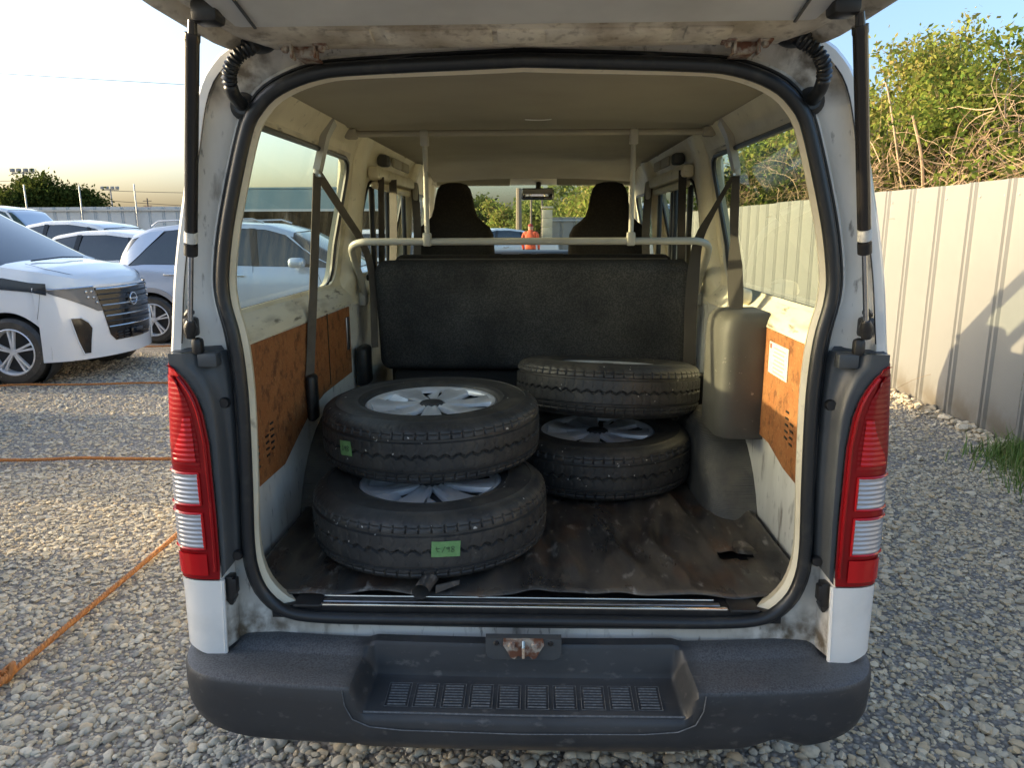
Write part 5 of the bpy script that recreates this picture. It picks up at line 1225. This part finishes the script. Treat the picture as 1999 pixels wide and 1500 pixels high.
# --- silver blue crossover
BELT2 = [(-3.10, .80), (-3.02, 1.00), (-2.6, 1.045), (-1.6, 1.03), (-.4, 1.005), (0, .985), (.35, .94), (.62, .86), (.80, .74)]
ROOF2 = [(-3.08, 1.02), (-2.98, 1.16), (-2.78, 1.42), (-2.55, 1.51), (-2.1, 1.555), (-1.5, 1.57), (-1.0, 1.545), (-.65, 1.45), (.20, 1.0)]
Pc = dict(L0=-3.12, L1=.82, W=1.70, wb=2.53, r=.318, belt=BELT2, roof=ROOF2, sill=.25, end=.38, tw=.195, rdrop=.16, pillars=[(.16, -.72, .03, 'body'), (-.10, -.62, .012, 'dark'), (-1.12, -1.18, .045, 'dark'), (-2.02, -1.98, .045, 'dark'), (-2.98, -2.50, .16, 'body')], handles=((-1.35, .90), (-2.22, .915)), seams=([(-.20, .30), (-.22, .7), (-.32, 1.0)], [(-1.16, .30), (-1.15, 1.02)], [(-2.18, .42), (-2.10, .62), (-2.02, .80), (-2.06, 1.02)]), mirror=(-.52, 1.07))
cx, _, sc2 = car('crossover_car', 'silver blue crossover behind the white minivan, seen through the left window', 'car', (-2.51, 8.78, 0), 0, Pc, dict(body=M['silverblue'], glass=M['carglass'], dark=M['gloss'], rim=M['alloy'], handle=M['chrome']), GC)
for s in (-1, 1):
    MB().tube([(-2.55, s * .58, 1.535), (-2.45, s * .585, 1.60), (-1.2, s * .585, 1.625), (-1.05, s * .58, 1.575)], .014, 6).build('roof_rail', M['silver'], cx)
    MB().rbox((-3.0, s * .74, .975), (.24, .20, .15), .04, 3).build('tail_lamp', M['red'], cx)
    for a in (0, -2.53):
        m_ = MB(); m_.tube([(a + .40 * math.cos(t), s * .853, .318 + .40 * math.sin(t)) for t in [math.pi * k / 20 for k in range(21)]], 0, flat=(.030, .006, (0, s, 0))); m_.build('arch_cladding', M['greyclad'], cx)
    MB().rbox((-1.27, s * .852, .33), (2.0, .012, .10), .004).build('sill_cladding', M['greyclad'], cx)
# --- white sedan, silver wagon and far van behind
BELT3 = [(-3.45, .78), (-3.35, .98), (-2.6, 1.02), (-1.5, 1.0), (-.3, .975), (.3, .90), (.70, .80), (.90, .65)]
ROOF3 = [(-3.1, 1.00), (-2.6, 1.22), (-2.1, 1.40), (-1.6, 1.465), (-1.1, 1.46), (-.75, 1.40), (.15, .97)]
Ps = dict(L0=-3.5, L1=.92, W=1.78, wb=2.75, r=.32, belt=BELT3, roof=ROOF3, sill=.23, end=.4, pillars=[(.10, -.75, .03, 'body'), (-1.05, -1.15, .04, 'dark'), (-2.05, -1.98, .03, 'dark'), (-2.95, -2.25, .10, 'body')], handles=((-1.4, .86), (-2.3, .88)), seams=([(-1.1, .3), (-1.1, .99)],), mirror=(-.45, 1.03), rdrop=.13)
md = dict(body=M['white2'], glass=M['carglass'], dark=M['gloss'], rim=M['alloy'], handle=M['chrome'])
se, _, _ = car('sedan', 'white sedan with dark windows between the minivan and the crossover', 'car', (-8.55, 11.1, 0), R(180), Ps, md, GC)
s2 = copy_tree(se); s2.location = (-10.6, 13.4, 0); s2.rotation_euler = (0, 0, R(180)); s2.scale = (1, 1, 1.13); s2['label'] = 'pale sedan roof showing above the white sedan on the left'
s3 = copy_tree(se); s3.location = (-10.8, 9.0, 0); s3.rotation_euler = (0, 0, 0); s3.scale = (1, 1, 1.06); s3['label'] = 'white car roof right behind the minivan windscreen at the left edge'
BELT4 = [(-3.6, 1.1), (-3.5, 1.14), (-1.0, 1.14), (.2, 1.12), (.45, 1.08), (.62, .95), (.75, .75)]
ROOF4 = [(-3.58, 1.2), (-3.52, 1.9), (-3.3, 2.03), (-1.0, 2.05), (-.6, 2.0), (-.3, 1.92), (.45, 1.14)]
Pv = dict(L0=-3.62, L1=.76, W=1.70, wb=2.57, r=.33, belt=BELT4, roof=ROOF4, sill=.3, end=.25, pillars=[(.40, -.40, .04, 'body'), (-.75, -.75, .08, 'body'), (-1.95, -1.95, .09, 'body'), (-3.4, -3.35, .12, 'body')], rdrop=.13, seams=([(-.75, .3), (-.75, 1.1)],), mirror=(.1, 1.25))
v2, _, _ = car('parked_van', 'white van at the far left standing before the grey fence', 'van', (-12.0, 16.4, 0), 0, Pv, dict(body=M['white2'], glass=M['carglass2'], dark=M['gloss'], rim=M['alloy']), GC)
v3 = copy_tree(v2); v3.location = (2.05, 19.5, 0); v3.rotation_euler = (0, 0, R(100)); v3['label'] = 'white van beside the right front seat, seen through the windscreen'
s4 = copy_tree(se); s4.location = (-2.6, 24.0, 0); s4.rotation_euler = (0, 0, R(200)); s4['label'] = 'pale car low beside the left front seat, seen through the windscreen'
s5 = copy_tree(se); s5.location = (-4.2, 12.0, 0); s5.rotation_euler = (0, 0, R(180)); s5['label'] = 'white car past the crossover bonnet, in front of the teal shed'

# ------------------------------------------------------------------ person in the orange jacket, far ahead
def person():
    J = {'hip': (0, 0, .92), 'chest': (0, .01, 1.22), 'neck': (0, 0, 1.42), 'head': (0, -.01, 1.52), 'crown': (0, 0, 1.62), 'ls': (-.19, 0, 1.36), 'le': (-.26, .03, 1.10), 'lw': (-.24, -.05, .88), 'lh': (-.235, -.06, .80), 'rs': (.19, 0, 1.36), 're': (.26, .03, 1.10), 'rw': (.24, -.05, .88), 'rh': (.235, -.06, .80),
         'lk': (-.10, -.02, .50), 'la': (-.11, .02, .09), 'lt': (-.12, -.14, .04), 'rk': (.10, -.02, .50), 'ra': (.11, .02, .09), 'rt': (.12, -.14, .04), 'll': (-.09, 0, .86), 'rl': (.09, 0, .86)}
    rad = {'hip': .15, 'chest': .165, 'neck': .06, 'head': .095, 'crown': .07, 'ls': .075, 'le': .055, 'lw': .04, 'lh': .035, 'rs': .075, 're': .055, 'rw': .04, 'rh': .035, 'lk': .065, 'la': .045, 'lt': .04, 'rk': .065, 'ra': .045, 'rt': .04, 'll': .10, 'rl': .10}
    E_ = [('hip', 'chest'), ('chest', 'neck'), ('neck', 'head'), ('head', 'crown'), ('chest', 'ls'), ('ls', 'le'), ('le', 'lw'), ('lw', 'lh'), ('chest', 'rs'), ('rs', 're'), ('re', 'rw'), ('rw', 'rh'), ('hip', 'll'), ('ll', 'lk'), ('lk', 'la'), ('la', 'lt'), ('hip', 'rl'), ('rl', 'rk'), ('rk', 'ra'), ('ra', 'rt')]
    K = list(J); me = bpy.data.meshes.new('person'); me.from_pydata([J[k] for k in K], [(K.index(a), K.index(b)) for a, b in E_], [])
    m = bpy.data.materials.new('person_clothes'); m.use_nodes = True; N = m.node_tree.nodes; L = m.node_tree.links
    tc = N.new('ShaderNodeTexCoord'); sx = N.new('ShaderNodeSeparateXYZ'); L.new(tc.outputs['Object'], sx.inputs[0]); cr = N.new('ShaderNodeValToRGB'); cr.color_ramp.interpolation = 'CONSTANT'
    e = cr.color_ramp.elements; e[0].position = 0; e[0].color = (.02, .02, .025, 1); e[1].position = .88 / 2; e[1].color = (.62, .10, .035, 1)
    q = e.new(1.43 / 2); q.color = (.45, .25, .17, 1); q = e.new(1.53 / 2); q.color = (.30, .03, .025, 1)
    mu = N.new('ShaderNodeMath'); mu.operation = 'MULTIPLY'; mu.inputs[1].default_value = .5; L.new(sx.outputs[2], mu.inputs[0]); L.new(mu.outputs[0], cr.inputs[0]); L.new(cr.outputs[0], N['Principled BSDF'].inputs['Base Color'])
    N['Principled BSDF'].inputs['Roughness'].default_value = .8
    me.materials.append(m); o = link('person', me); mod = o.modifiers.new('skin', 'SKIN')
    for i, k in enumerate(K): me.skin_vertices[0].data[i].radius = (rad[k], rad[k] * .85)
    me.skin_vertices[0].data[K.index('hip')].use_root = True
    mod.use_smooth_shade = True; su = o.modifiers.new('sub', 'SUBSURF'); su.levels = 1; su.render_levels = 2
    o.location = (-.13, 20.5, 0); o.rotation_euler = (0, 0, R(160))
    tag(o, 'person in an orange jacket and red cap standing beyond the windscreen', 'person')
    return o
try: person()
except Exception as ex: print('person', ex)
